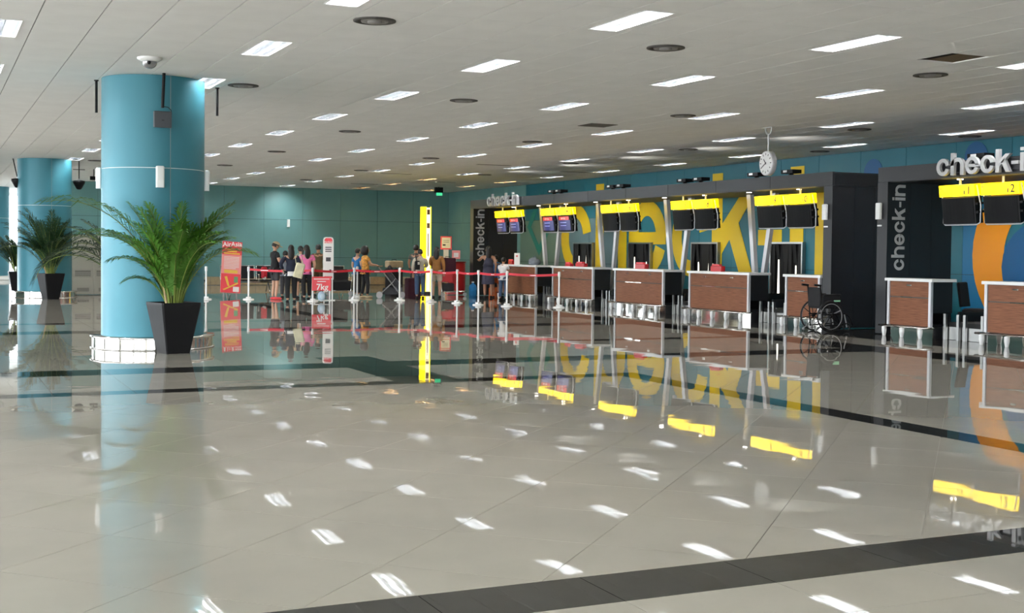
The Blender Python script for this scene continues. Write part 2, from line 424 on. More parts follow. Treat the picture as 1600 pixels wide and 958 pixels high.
lo = bpy.data.objects.new('wall_washer', l); COL.objects.link(lo); lo.location = (13.5, 50.9, HC-.08); lo.rotation_euler = (.75, 0, 0)
wb = tag(MB().box(-9.3, 21.4, -9.3, -9.0, 0, .12).box(-9.3, 21.4, -9.3, -9.0, 3.95, HC+.3).build('wall_back', 'white'), kind='structure')
MB().box(.5, 21.1, -9.2, -9.0, .12, 3.95).build('solid_wall_part', 'beige', wb); MB().box(-9, -7.5, -9.2, -9.0, .12, 3.95).build('solid_wall_part', 'beige', wb)
for k in range(5):
    MB().box(-.06, .06, -9.2, -9.02, .12, 3.95).build('mullion', 'white', wb).location = (-7.44+k*1.97, 0, 0)
we = tag(MB().box(-9.3, 4.7, 66, 66.3, 0, .12).box(-9.3, 4.7, 66, 66.3, 3.95, HC+.3).box(4.4, 4.7, 52.7, 66.3, 0, HC+.3).build('wall_end', 'white'), kind='structure')
for k in range(7):
    MB().box(-.05, .05, 66.02, 66.2, .12, 3.95).build('mullion', 'white', we).location = (-9+.05+k*2.2, 0, 0)
    if k < 6: MB().box(-1.04, 1.04, 66.1, 66.11, .12, 3.95).build('glass_pane', 'glass', we).location = (-9+.05+1.1+k*2.2, 0, 0)
ap = tag(MB().box(-60, 60, 66.4, 130, -.25, -.05).box(-60, -9.4, -60, 66.4, -.25, -.05).box(-9.4, 60, -60, -9.4, -.25, -.05).build('ground', 'apron'), kind='structure')
for k, (x, y, r) in enumerate(((-1.2, 69, .75), (.2, 70, .8), (1.3, 68.6, .6), (2.3, 69.4, .55), (-2.8, 70, .8))):
    b = MB()
    for q in range(160):
        a = random.uniform(0, 2*PI); t = random.uniform(-.9, 1); rr = r*random.uniform(.75, 1.05)
        c = Vector((rr*math.cos(a)*math.sqrt(1-t*t), rr*math.sin(a)*math.sqrt(1-t*t), r*.8+rr*t*.85))
        d1 = Vector((random.uniform(-1, 1), random.uniform(-1, 1), random.uniform(-1, 1))).normalized()*.11; d2 = d1.orthogonal().normalized()*.07
        b.add([c-d1, c+d2, c+d1, c-d2], [(0, 1, 2, 3)])
    t = thing('garden_shrub', 'pale sunlit shrub outside the far window, %s from the left' % ORD[[4, 0, 1, 2, 3].index(k)], 'shrub', (x, y, -.05), 0, 'shrubs outside the far window')
    b.build('foliage', 'bush', t); MB().cyl(0, 0, 0, r*.7, .05, 8).build('stem', 'bark', t)

# ------------------------------------------------------------------ letters
class Arc(list): pass
def arc(cx, cy, rx, ry, ix, iy, a0, a1, n=18):
    q = []
    for k in range(n):
        a = math.radians(a0+(a1-a0)*k/n); b = math.radians(a0+(a1-a0)*(k+1)/n)
        q.append(Arc([(cx+rx*math.cos(a), cy+ry*math.sin(a)), (cx+rx*math.cos(b), cy+ry*math.sin(b)), (cx+ix*math.cos(b), cy+iy*math.sin(b)), (cx+ix*math.cos(a), cy+iy*math.sin(a))]))
    return q
def R(x0, x1, y0, y1): return [[(x0, y0), (x1, y0), (x1, y1), (x0, y1)]]
def glyph(ch, t=.24, w=.92, asc=1.28):
    v = t*.86
    if ch == 'c': return arc(w/2, .5, w/2, .5, w/2-t, .5-v, 11, 343, 26), w
    if ch == 'e': return arc(w/2, .5, w/2, .5, w/2-t, .5-v, 0, 340, 28)+R(t*.7, w-.01, .41, .575), w
    if ch == 'h': return R(0, t, 0, asc)+arc(w/2, .55, w/2, .45, w/2-t, .45-v, 0, 180, 12)+R(w-t, w, 0, .55), w
    if ch == 'n': return R(0, t, 0, 1)+arc(w/2, .55, w/2, .45, w/2-t, .45-v, 0, 180, 12)+R(w-t, w, 0, .55), w
    if ch == 'i': return R(0, t, 0, 1)+R(0, t, asc-.18, asc), t
    if ch == 'k': return R(0, t, 0, asc)+[[(t, .30), (w+.02, 1), (w-t*1.15, 1), (t, .30+.36)]]+[[(t+.12, .56), (w-t*1.05, 0), (w+.03, 0), (t+.32, .76)]], w
    if ch == '-': return R(0, .45, .40, .58), .45
    return [], .3
def letter(ch, org, ud, vd, nd, sc, depth, name, mt, parent, ws=1.0, **kw):
    polys, w = glyph(ch, **kw); b = MB(); org = Vector(org); ud = Vector(ud); vd = Vector(vd); nd = Vector(nd)
    ly = 0
    for p in polys:
        if not isinstance(p, Arc): ly += 1
        n = len(p); vs = [ud*(x*sc*ws)+vd*(y*sc) for x, y in p]; vs = vs+[q+nd*(depth+(0 if isinstance(p, Arc) else ly*.0012)) for q in vs]
        b.add(vs, [tuple(range(n-1, -1, -1)), tuple(range(n, 2*n))]+[(i, (i+1) % n, n+(i+1) % n, n+i) for i in range(n)])
    o = b.build(name, mt, parent); o.location = org; return w*sc*ws
def word(txt, org, ud, vd, nd, sc, depth, mt, parent, total, **kw):
    ws_ = [glyph(c, **kw)[1] for c in txt]; gap = .11; L = sum(ws_)+gap*(len(txt)-1); k = total/(L*sc)
    x = 0; org = Vector(org)
    for c, w in zip(txt, ws_):
        letter(c, org+Vector(ud)*(x*sc*k), ud, vd, nd, sc, depth, 'letter', mt, parent, ws=k, **kw); x += w+gap

gy = [('c', 41.25, 2.3), ('h', 38.63, 2.15), ('e', 36.34, 2.34), ('c', 33.65, 2.1), ('k', 31.45, 2.05), ('-', 29.15, 1.08), ('i', 27.72, .58), ('n', 26.65, 2.1)]
for ch, y, w in gy:
    w0 = glyph(ch)[1]
    letter(ch, (21.094, y, .80), (0, -1, 0), (0, 0, 1), (-1, 0, 0), 2.40, .004, 'giant_letter', 'yellow', wr, ws=w/(w0*2.40))
# diamond outline and coloured discs of the graphic
def flat_on_right(polys, name, mt, x=21.092, d=.004):
    b = MB()
    for p in polys:
        n = len(p); vs = [(x, y, z) for y, z in p]+[(x-d, y, z) for y, z in p]
        b.add(vs, [tuple(range(n)), tuple(range(2*n-1, n-1, -1))]+[(i, (i+1) % n, n+(i+1) % n, n+i) for i in range(n)])
    return b.build(name, mt, wr)
cy_, cz_ = 43.1, 2.45
o_ = [(cy_+1.05, cz_), (cy_, cz_+1.3), (cy_-1.05, cz_), (cy_, cz_-1.1)]; i_ = [(cy_+.72, cz_), (cy_, cz_+.85), (cy_-.72, cz_), (cy_, cz_-.70)]
flat_on_right([[o_[k], o_[(k+1) % 4], i_[(k+1) % 4], i_[k]] for k in range(4)], 'diamond_outline', 'diamond')
flat_on_right(arc(18.3, 1.55, 2.85, 2.3, 1.95, 1.5, -112, 112, 30), 'orange_letter_curve', 'orange')
flat_on_right([[(19.2+1.1*math.cos(a*PI/12), 1.3+1.0*math.sin(a*PI/12)) for a in range(24)]], 'blue_disc', 'deepblue', x=21.089)
for y in (24.45, 21.1):
    flat_on_right([[(y+.34*math.cos(a*PI/12), 3.55+.0*y+.34*math.sin(a*PI/12)+(.18 if y < 22 else 0)) for a in range(24)]], 'blue_disc', 'deepblue')

# baggage openings in the right wall with strip curtains
def hatch(yc, z0=0.42):
    w = .67
    fr = MB().box(20.98, 21.09, yc-w-.05, yc+w+.05, 1.80, 1.85).box(20.98, 21.09, yc-w-.05, yc-w, z0, 1.8).box(20.98, 21.09, yc+w, yc+w+.05, z0, 1.8).build('hatch_frame', 'steel', wr)
    MB().box(21.08, 21.095, yc-w, yc+w, z0, 1.8).build('hatch_opening', 'black', fr)
    for a, wd, h in ((.62, .09, .95), (-.12, .11, 1.0), (-.50, .08, .8), (.18, .06, .55)):
        y = yc+a*w; MB().prism([(-wd/2, z0), (wd/2, z0), (wd*.22, z0+h), (-wd*.22, z0+h)], 21.07, 21.079, X=Matrix(((0, 0, 1, 0), (1, 0, 0, y), (0, 1, 0, 0), (0, 0, 0, 1)))).build('daylight_gap', 'dayslit', fr)
    n = 9
    for k in range(n):
        y = yc-w+(k+.5)*2*w/n
        if k in (1, 6): continue
        X = Matrix.Translation((21.03, y, 1.8)) @ Matrix.Rotation(random.uniform(-.04, .04), 4, 'X') @ Matrix.Rotation(random.uniform(-.12, .05), 4, 'Y')
        MB().box(-.004, .004, -w/n*.98, w/n*.98, -(1.8-z0), 0, X=X).build('rubber_strip', 'rubber', fr)
for yc in (27.75, 31.7, 35.5, 39.4): hatch(yc)

# wall boxes (white emergency lamps)
def wall_box(loc, rz, label):
    t = thing('wall_light_box', label, 'wall lamp', loc, rz, None)
    MB().bbox(-.06, .06, -.075, 0, -.16, .16, .012).build('housing', 'whitegloss', t)
    MB().bbox(-.045, .045, -.082, -.072, -.05, .14, .004).build('cover', 'white', t)
    return t
wall_box((13.81, 52.385, 2.59), 0, 'small white box on the far teal wall above the queue')
wall_box((16.69, 20.74, 2.40), -PI/2, 'small white box on the near end post of the long charcoal canopy')
wall_box((16.69, 19.13, 2.38), -PI/2, 'small white box on the corner of the charcoal wall with vertical check-in')
for y, s in ((20.74, 'long charcoal canopy post, under the white box'), (19.13, 'charcoal corner beside vertical check-in, under the white box')):
    o = MB().bbox(-.02, 0, -.06, .06, -.015, .015, .004).build('wall_reader', 'whitegloss'); o.location = (16.69, y, 2.10); tag(o, 'tiny white strip on '+s, 'sensor')

# ------------------------------------------------------------------ columns
def column(x, y, label, boxes=True, order=0):
    t = thing('column', label, 'column', (x, y, 0))
    MB().lathe([(.765, .19), (.765, 2.715)], n=64).build('lower_cladding', 'tealcol', t)
    MB().lathe([(.765, 2.725), (.765, HC-.005)], n=64).build('upper_cladding', 'tealcol', t)
    MB().lathe([(.757, 2.712), (.757, 2.728)], n=64).build('joint_ring', 'white', t)
    MB().box(-.004, .004, -.768, -.75, .19, HC-.01, X=Matrix.Rotation(.17, 4, 'Z')).build('seam', 'grey', t)
    MB().lathe([(.90, .0), (.90, .165)], n=64).build('guard_band', 'chrome', t)
    MB().lathe([(.89, .165), (.925, .165), (.93, .18), (.925, .195), (.77, .2)], n=64).build('guard_rim', 'chrome', t)
    MB().lathe([(.90, 0), (.925, 0.002), (.928, .012), (.905, .02)], n=64).build('foot_rim', 'chrome', t)
    if boxes:
        # view direction from the hall: boxes at the left limb, the front and the right limb
        base = math.atan2(-y, -x)
        for da, w in ((-1.62, 'left'), (.12, 'front'), (1.62, 'right')):
            a = base-da if False else base+da
            wall_box((x+.765*math.cos(a), y+.765*math.sin(a), 2.585), a+PI/2, 'white lamp box on the %s of the %s' % (w+' side' if w != 'front' else w, label.split(',')[0]))
    return t
column(3.15, 20.0, 'nearest big teal column, behind the bright green palm')
column(3.15, 40.0, 'second teal column farther left, behind the dark palm', boxes=False)
column(2.48, 60.0, 'third teal column cut off by the left edge', boxes=False)

# ------------------------------------------------------------------ ceiling fittings
def make_lamp(warm):
    t = thing('ceiling_light', '', 'ceiling light')
    W2, L2 = .185, .64
    b = MB().box(-W2, -W2+.012, -L2, L2, -.004, .10).box(W2-.012, W2, -L2, L2, -.004, .10).box(-W2, W2, -L2, -L2+.012, -.004, .10).box(-W2, W2, L2-.012, L2, -.004, .10)
    b.build('frame', 'white', t)
    MB().box(-W2+.012, W2-.012, -L2+.012, L2-.012, .095, .10).build('reflector', 'refl', t)
    b = MB()
    for k in range(18): y = -L2+.05+k*(2*L2-.10)/17; b.box(-W2+.014, W2-.014, y-.003, y+.003, .0, .052)
    b.box(-.004, .004, -L2+.014, L2-.014, .0, .052)
    b.build('louvre', 'blade', t)
    for s in (-1, 1):
        o = MB().tube([(0, -L2+.03, 0), (0, L2-.03, 0)], .014, 8).build('tube', 'lampwarm' if warm else 'lampw', t); o.location = (s*.085, 0, .07)
    return t
proto = make_lamp(False); protow = make_lamp(True); pused = wused = False
visX = [x for x in LXS]; 
for i, x in enumerate(LXS):
    for j, y in enumerate(LYS):
        if y > 52 or y < 1: continue
        d = x*fw.x+y*fw.y; l = x*rt.x+y*rt.y
        # keep fittings the photo shows, plus those whose light or mirror image it shows
        if x < -1 and not (d > 4 and abs(l) < d*.47+1): continue
        if x < -3: continue
        warm = (i == 9 and j >= 13) or (i == 8 and j >= 13)
        lab = 'recessed fluorescent ceiling light, row %s from the left, %s from the camera end%s' % (ORD[i-2], ORD[max(0, j-3)], ', warm' if warm else '')
        if warm:
            o = protow if not wused else dup(protow); wused = True
        else:
            o = proto if not pused else dup(proto); pused = True
        o.location = (x, y, HC); o['label'] = lab; o['group'] = 'recessed fluorescent ceiling lights'

vp = thing('ceiling_vent', '', 'air vent', group='round dark air vents')
MB().lathe([(.24, .0), (.24, -.012), (.20, -.02), (.17, -.004)], n=28).build('rim', 'vent', vp)
MB().lathe([(.155, .0), (.15, -.02), (.11, -.012)], n=24).build('inner_ring', 'ventl', vp)
MB().lathe([(.08, .0), (.08, -.028), (.02, -.032)], n=20).build('core', 'ventl', vp)
vl = [(4.53, 13.5), (8.36, 13.55), (12.9, 13.8), (4.5, 19.85), (8.3, 19.95), (12.8, 20.1), (17.3, 20.5), (20.3, 20.5), (8.33, 26.45), (12.86, 26.7), (20.2, 25.4), (8.38, 33.0), (12.75, 33.0), (17.0, 32.7),
      (8.37, 39.4), (12.8, 39.4), (4.55, 39.5), (12.8, 46.0), (17.1, 26.6), (17.1, 39.2), (4.5, 26.4)]
for k, (x, y) in enumerate(vl):
    o = vp if k == 0 else dup(vp); o.location = (x, y, HC+.0)
    row = sorted({round(b) for a, b in vl if True}); col_ = ['left', 'centre-left', 'centre-right', 'right', 'far right'][[4.5, 8.35, 12.8, 17.1, 20.2].index(min([4.5, 8.35, 12.8, 17.1, 20.2], key=lambda q: abs(q-x)))]
    rk = min(range(6), key=lambda q: abs(13.5+6.45*q-y))
    o['label'] = 'round dark ceiling vent in the %s line, %s from the camera' % (col_, ORD[rk])
o = MB().box(-.3, .3, -.3, .3, -.008, .0).build('ceiling_hatch', 'slot'); o.location = (12.3, 22.5, HC); tag(o, 'grey square ceiling hatch right of the middle lights', 'hatch')
# more dark slots near the far end
for k, (x, y) in enumerate(((15.4, 34.6), (14.4, 40.5), (17.6, 44.4), (15.6, 47.6), (19.0, 36.2))):
    t = tag(MB().box(-.55, .55, -.07, .07, -.006, 0).build('slot_diffuser', 'vent'), 'dark linear ceiling slot near the far corner, %s from the camera' % ORD[[0, 2, 3, 4, 1][k]], 'air vent', 'linear ceiling slots'); t.location = (x, y, HC)

t = thing('dome_camera', 'white dome security camera on the ceiling before the big teal column', 'camera', (2.72, 17.6, HC))
MB().lathe([(.165, 0), (.165, -.02), (.12, -.05), (.105, -.055)], n=28).build('housing', 'whitegloss', t)
MB().ball((0, 0, -.055), (.10, .10, .095), 20, 12).build('dome', 'dome', t)
MB().ball((-.02, -.085, -.075), .028, 10, 8).build('lens', 'black', t)

for k, (x, y, l, s) in enumerate(((2.35, 20.36, .50, 'left'), (4.2, 20.36, .45, 'right'))):
    tt = thing('hanging_rod', 'black rod hanging from the ceiling on the %s of the big teal column' % s, 'rod', (x, y, HC))
    MB().tube([(0, 0, 0), (0, 0, -l)], .02, 8).build('rod', 'black', tt); MB().lathe([(.035, 0), (.035, -.015), (.022, -.02)], n=12).build('ceiling_rose', 'black', tt)
t = thing('antenna_box', 'square dark grey box on a black rod before the teal column', 'antenna', (3.15, 19.05, HC))
MB().tube([(0, 0, 0), (-.02, 0, -.51)], .024, 8).build('rod', 'black', t)
MB().bbox(-.15, .11, -.03, .03, -.80, -.56, .012, X=Matrix.Rotation(0, 4, 'Z')).build('box_body', mat('dark_grey_plastic', (.06, .065, .075), .4), t)
MB().box(-.035, .0, -.032, -.029, -.70, -.69).build('emblem', 'black', t)
MB().tube([(0, 0, -.49), (.06, -.01, -.50), (.10, -.01, -.54), (.11, 0, -.6)], .006, 6).build('cable', 'black', t)

def hang_speaker(x, y, lean, label, cross):
    t = thing('hanging_speaker', label, 'speaker', (x, y, HC))
    MB().tube([(-lean, 0, 0), (0, 0, -.58)], .016, 8).build('rod', 'black', t)
    MB().tube([(0, 0, -.54), (0, 0, -.64)], .03, 8).build('joint', 'silver', t)
    MB().lathe([(.04, -.86), (.075, -.84), (.175, -.66), (.17, -.60), (.06, -.585)], n=20).build('horn', 'black', t)
    if cross: MB().box(-.17, .17, -.01, .01, -.27, -.25).build('crossbar', 'black', t)
hang_speaker(2.39, 40, .12, 'black hanging speaker left of the second teal column', False)
hang_speaker(4.12, 40, 0, 'black hanging speaker right of the second teal column', True)
t = thing('exit_sign', 'small dark hanging box with green lit sign near the far corner', 'sign', (18.9, 48, HC))
MB().box(-.17, .17, -.07, .07, -.24, -.02).build('housing', 'black', t); MB().tube([(0, 0, 0), (0, 0, -.03)], .02, 6).build('mount', 'black', t)
MB().box(-.13, .13, -.074, -.069, -.36, -.24).build('lit_panel', 'exit', t)
t = thing('ceiling_camera', 'tiny black camera under the ceiling between the first two teal columns', 'camera', (5.0, 44, HC))
MB().box(-.12, .12, -.06, .06, -.36, -.24).build('camera_body', 'black', t); MB().tube([(0, 0, 0), (0, 0, -.26)], .015, 6).build('stalk', 'black', t)

# clock
t = thing('hanging_clock', 'round white double-sided clock hanging on a rod from the ceiling', 'clock', (15.49, 21.11, HC), math.radians(-4))
MB().tube([(0, 0, -.26), (0, 0, -.50)], .016, 8).build('rod', 'silver', t)
MB().tube([(0, -.11, 0), (0, -.11, -.06), (0, -.07, -.13), (0, 0, -.15), (0, .07, -.13), (0, .11, -.06), (0, .11, 0)], .012, 6).tube([(0, 0, -.14), (0, 0, -.27)], .02, 8).box(-.04, .04, -.17, .17, -.012, 0).build('bracket', 'silver', t)
cz = -.73; RX = Matrix.Translation((0, 0, cz)) @ Matrix.Rotation(PI/2, 4, 'Y')
MB().lathe([(.235, -.055), (.25, -.05), (.25, .05), (.235, .055)], n=40, X=RX).build('case', 'silver', t)
MB().lathe([(.225, -.058), (.225, -.054)], n=40, X=RX).build('dial', 'whitegloss', t)
b = MB()
for k in range(12):
    a = k*PI/6; X = Matrix.Translation((-.060, 0, cz)) @ Matrix.Rotation(-a, 4, 'X')
    b.box(-.001, .001, -.010, .010, .165, .205, X=X)
b.build('hour_marks', 'ink', t)
for nm, ang, L, w in (('hour_hand', 320, .11, .011), ('minute_hand', 240, .17, .009)):
    # seen from -x, the viewer's right is -y
    X = Matrix.Translation((-.063, 0, cz)) @ Matrix.Rotation(math.radians(ang), 4, 'X')
    MB().box(-.001, .001, -w, w, -.03, L, X=X).build(nm, 'ink', t)

# ------------------------------------------------------------------ check-in portals
XF, XB = 16.7, 18.35
def portal_frame(y0, y1, near_panel, label):
    t = thing('checkin_canopy', label, 'canopy', (XF, 0, 0))
    n = round((y1-y0)/2.1); dy = (y1-y0)/n
    for k in range(n):
        MB().box(0, .06, y0+k*dy+.006, y0+(k+1)*dy-.006, 2.94, 3.22).build('fascia_panel', 'char', t)
    MB().box(.06, XB-XF, y0, y1, 2.93, 2.96).build('soffit', 'char', t)
    MB().box(.02, XB-XF, y0, y1, 3.19, 3.215).build('roof_sheet', 'char', t)
    MB().box(XB-XF-.05, XB-XF, y0, y1, 2.96, 3.19).build('rear_fascia', 'char', t)
    def endp(a, b, inner):
        MB().box(.0, .06, a, b, 0.02, 2.935).build('end_post', 'char', t)
        zs = (0.02, 1.12, 2.12, 2.93)
        for k in range(3):
            nx = 3
            for q in range(nx):
                xa = .06+q*(XB-XF-.06)/nx; xb = .06+(q+1)*(XB-XF-.06)/nx
                MB().box(xa+.003, xb-.003, a+.02, b-.02, zs[k]+.003, zs[k+1]-.003).build('side_panel', 'char', t)
        MB().box(.07, XB-XF-.01, a+.03, b-.03, .02, 2.93).build('side_core', 'chardark', t)
    for yy in (y0, y1-.04): MB().box(.061, XB-XF-.051, yy, yy+.04, 2.961, 3.189).build('end_fascia', 'chardark', t)
    endp(y1-.28, y1, True)
    if near_panel: endp(y0, y0+.27, False)
    # soffit downlights
    k = 0; y = y0+1.5
    while y < y1-1:
        o = MB().lathe([(.055, .0), (.055, .006)], n=16).build('downlight', 'down', t); o.location = (.32, y, 2.920); y += 3.65/2
    return t
portal_frame(20.57, 39.47, True, 'long charcoal check-in canopy over the row of desks')
portal_frame(8.6, 19.22, False, 'charcoal check-in canopy cut off by the right edge')
# vertical words on inner side faces and the raised words over the fascia
cp = [o for o in bpy.data.objects if o.name.startswith('checkin_canopy')]
cpA, cpB = cp[0], cp[1]
word('check-in', (.45, 18.96-.003, 1.24), (0, 0, 1), (-1, 0, 0), (0, -1, 0), .25, .004, 'letter', cpB, 1.65)
word('check-in', (.41, 39.21-.003, 1.32), (0, 0, 1), (-1, 0, 0), (0, -1, 0), .25, .004, 'letter', cpA, 1.6)
def fascia_word(y, which):
    t = thing('raised_checkin_sign', 'raised light grey letters reading check-in on the %s' % which, 'sign', (XF-.10, y, 2.97))
    word('check-in', (0, 0, 0), (0, -1, 0), (0, 0, 1), (1, 0, 0), .31, .06, 'letter', t, 2.36)
    MB().box(.06, .10, -2.3, 0, .04, .06).box(.06, .10, -2.3, 0, .24, .26).build('fixing_rail', 'char', t)
fascia_word(37.85, 'far end of the long canopy'); fascia_word(17.56, 'right-hand canopy')

# spot lights on top of the canopy
sp = thing('canopy_spotlight', '', 'spotlight', group='black spotlights on the long canopy')
MB().box(-.12, .12, -.20, .20, .05, .13).build('head', 'black', sp); MB().box(-.05, .05, -.02, .02, 0, .05).build('bracket', 'black', sp)
MB().box(-.125, -.119, -.01, .12, .075, .12).build('label_plate', 'whitegloss', sp)
for k, y in enumerate((22.2, 23.45, 25.7, 26.4, 29.45, 30.0, 33.1, 33.55)):
    o = sp if k == 0 else dup(sp); o.location = (16.9, y, 3.216); o['label'] = 'black spotlight on top of the long canopy, %s from its near end' % ORD[k]
o = dup(sp, (16.9, 16.8, 3.216), label='black spotlight behind the raised letters on the right-hand canopy')
for y in (22.8, 26.05, 29.7, 33.3, 37):
    l = bpy.data.lights.new('spotlight_beam', 'SPOT'); l.energy = 5; l.spot_size = 1.9; l.spot_blend = .8; l.shadow_soft_size = .06; l.color = (1, .97, .9)
    lo = bpy.data.objects.new('spotlight_beam', l); COL.objects.link(lo); lo.location = (17.2, y, 3.45); lo.rotation_euler = (PI-.5, 0, -PI/2)

# ------------------------------------------------------------------ desks
def desk(y0, y1, label, d=.56):
    w = (y1-y0)/2; t = thing('checkin_desk', label, 'check-in desk', (XF, (y0+y1)/2, 0), 0, 'check-in desks')
    MB().bbox(-.05, d, -w-.05, w+.05, 1.045, 1.10, .008).build('worktop', 'whitegloss', t)
    for s in (-1, 1): MB().box(-.02, .035, s*w-(.06 if s > 0 else 0), s*w+(.06 if s < 0 else 0), .21, 1.045).build('edge_post', 'silver', t)
    MB().box(.01, d, -w+.06, -w+.085, .47, 1.045).build('side_panel', 'chardark', t); MB().box(.01, d, w-.085, w-.06, .47, 1.045).build('side_panel', 'chardark', t)
    MB().box(.03, d, -w+.085, w-.085, .2, .26).box(d-.02, d, -w+.085, w-.085, .26, 1.045).build('carcass', 'chardark', t)
    MB().bbox(-.0, .03, -w+.065, w-.065, .757, 1.04, .003).build('upper_front', 'wood', t)
    MB().bbox(-.0, .03, -w+.065, w-.065, .215, .735, .003).build('lower_front', 'wood', t)
    MB().box(.012, .028, -w+.065, w-.065, .735, .757).build('shadow_gap', 'slot', t); MB().box(-.004, .014, -w*.1, w*.55 if w > .8 else w*.4, .739, .753).build('pull_strip', 'chrome', t)
    for y in ((0,) if w < .8 else (-w*.45, w*.45)):
        MB().bbox(-.018, 0, y-.06, y+.06, .96, .985, .004).build('catch', 'chrome', t)
    MB().box(.06, .07, -w+.02, w-.02, .0, .20).build('kick_plate', 'chrome', t)
    MB().box(.07, d, -w+.02, w-.02, .0, .20).build('plinth', 'chardark', t)
    MB().tube([(.06, -w-.0, .195), (-.16, -w-.0, .195), (-.16, w+.06, .195), (.06, w+.06, .195)], .018, 8).build('bumper_rail', 'chrome', t)
    n = 3 if w < .8 else 5
    for k in range(n):
        MB().lathe([(.030, 0), (.045, .09), (.045, .17), (.02, .18)], n=14).build('rail_glint_stub', 'whitegloss', t).location = (-.15, -w+.12+k*(2*w-.2)/(n-1), 0)  # white stubs under the rail stand in for bright reflections in the kick plate
    return t
DK = [(34.3, 36.8), (30.68, 33.2), (27.0, 29.48), (23.38, 25.84), (20.9, 22.06)]
nm = ['desk at the far end, behind the child in white', 'desk second from the far end, behind the last barrier post', 'middle desk of the long row', 'wide desk beside the narrow one in the long row', 'narrow desk beside the wheelchair']
for (a, b), s in zip(DK, nm): desk(a, b, 'brown wood check-in '+s)
desk(17.72, 18.88, 'narrow brown check-in desk before the vertical check-in wall'); desk(13.95, 16.43, 'brown check-in desk cut off by the right edge')

# weigh-belt zone between desks
def belt(y0, y1, label):
    t = thing('weighing_belt', label, 'conveyor', (XF+.22, (y0+y1)/2, 0), 0, 'weighing belts between the desks'); w = (y1-y0)/2
    MB().box(0, .04, -w+.02, w-.02, 0.005, .235).build('front_plate', 'steel', t)
    MB().box(.04, 1.3, -w+.04, w-.04, .01, .235).build('base', 'chardark', t)
    MB().box(.06, 3.9, -w+.12, w-.12, .24, .32).build('belt', 'rubber', t)
    for s in (-1, 1): MB().box(.3, 3.9, s*(w-.10)-.02, s*(w-.10)+.02, .26, .50).build('side_rail', 'chardark', t)
    for y in (w-.14, -.03, .13, -w+.14):
        MB().box(-.07, -.02, y-.028, y+.028, .0, .47).build('guard_post', 'steel', t)
for (a, b), s in zip(((33.25, 34.25), (29.55, 30.6), (25.9, 26.95), (22.15, 23.32), (16.5, 17.68)), ('far end', 'second gap from the far end', 'middle gap', 'gap beside the narrow desk', 'gap under screens 11 and 12')):
    belt(a, b, 'steel fronted weighing belt with short posts, '+s)

# V-shaped posts
for k, (a, b, c, d) in enumerate(((36.14, 35.75, 34.71, 35.06), (32.36, 32.02, 31.14, 31.42), (28.62, 28.32, 27.42, 27.8), (24.88, 24.62, 23.9, 24.3))):
    t = thing('v_post_frame', 'pair of white slanting posts meeting in a V, %s from the camera' % ORD[3-k], 'post', (17.75, 0, 0), 0, 'white V posts under the long canopy')
    for (p, q, nmm) in ((a, b, 'slanting_post'), (c, d, 'slanting_post')):
        sl = (q-p)/2.0; zb = .3; pb = p+sl*(3.0-zb)
        X = None
        bb = MB(); z1 = 2.93
        pt = p; ww = .075
        bb.add([(-.05, pb-ww*.7, zb), (.05, pb-ww*.7, zb), (.05, pb+ww*.7, zb), (-.05, pb+ww*.7, zb), (-.05, pt-ww, z1), (.05, pt-ww, z1), (.05, pt+ww, z1), (-.05, pt+ww, z1)],
               [(3, 2, 1, 0), (4, 5, 6, 7), (0, 1, 5, 4), (1, 2, 6, 5), (2, 3, 7, 6), (3, 0, 4, 7)])
        bb.build(nmm, 'silver', t)
    MB().box(-.12, .12, min(b, d)-.30, max(b, d)+.30, 0, .30).build('foot_block', 'chardark', t)

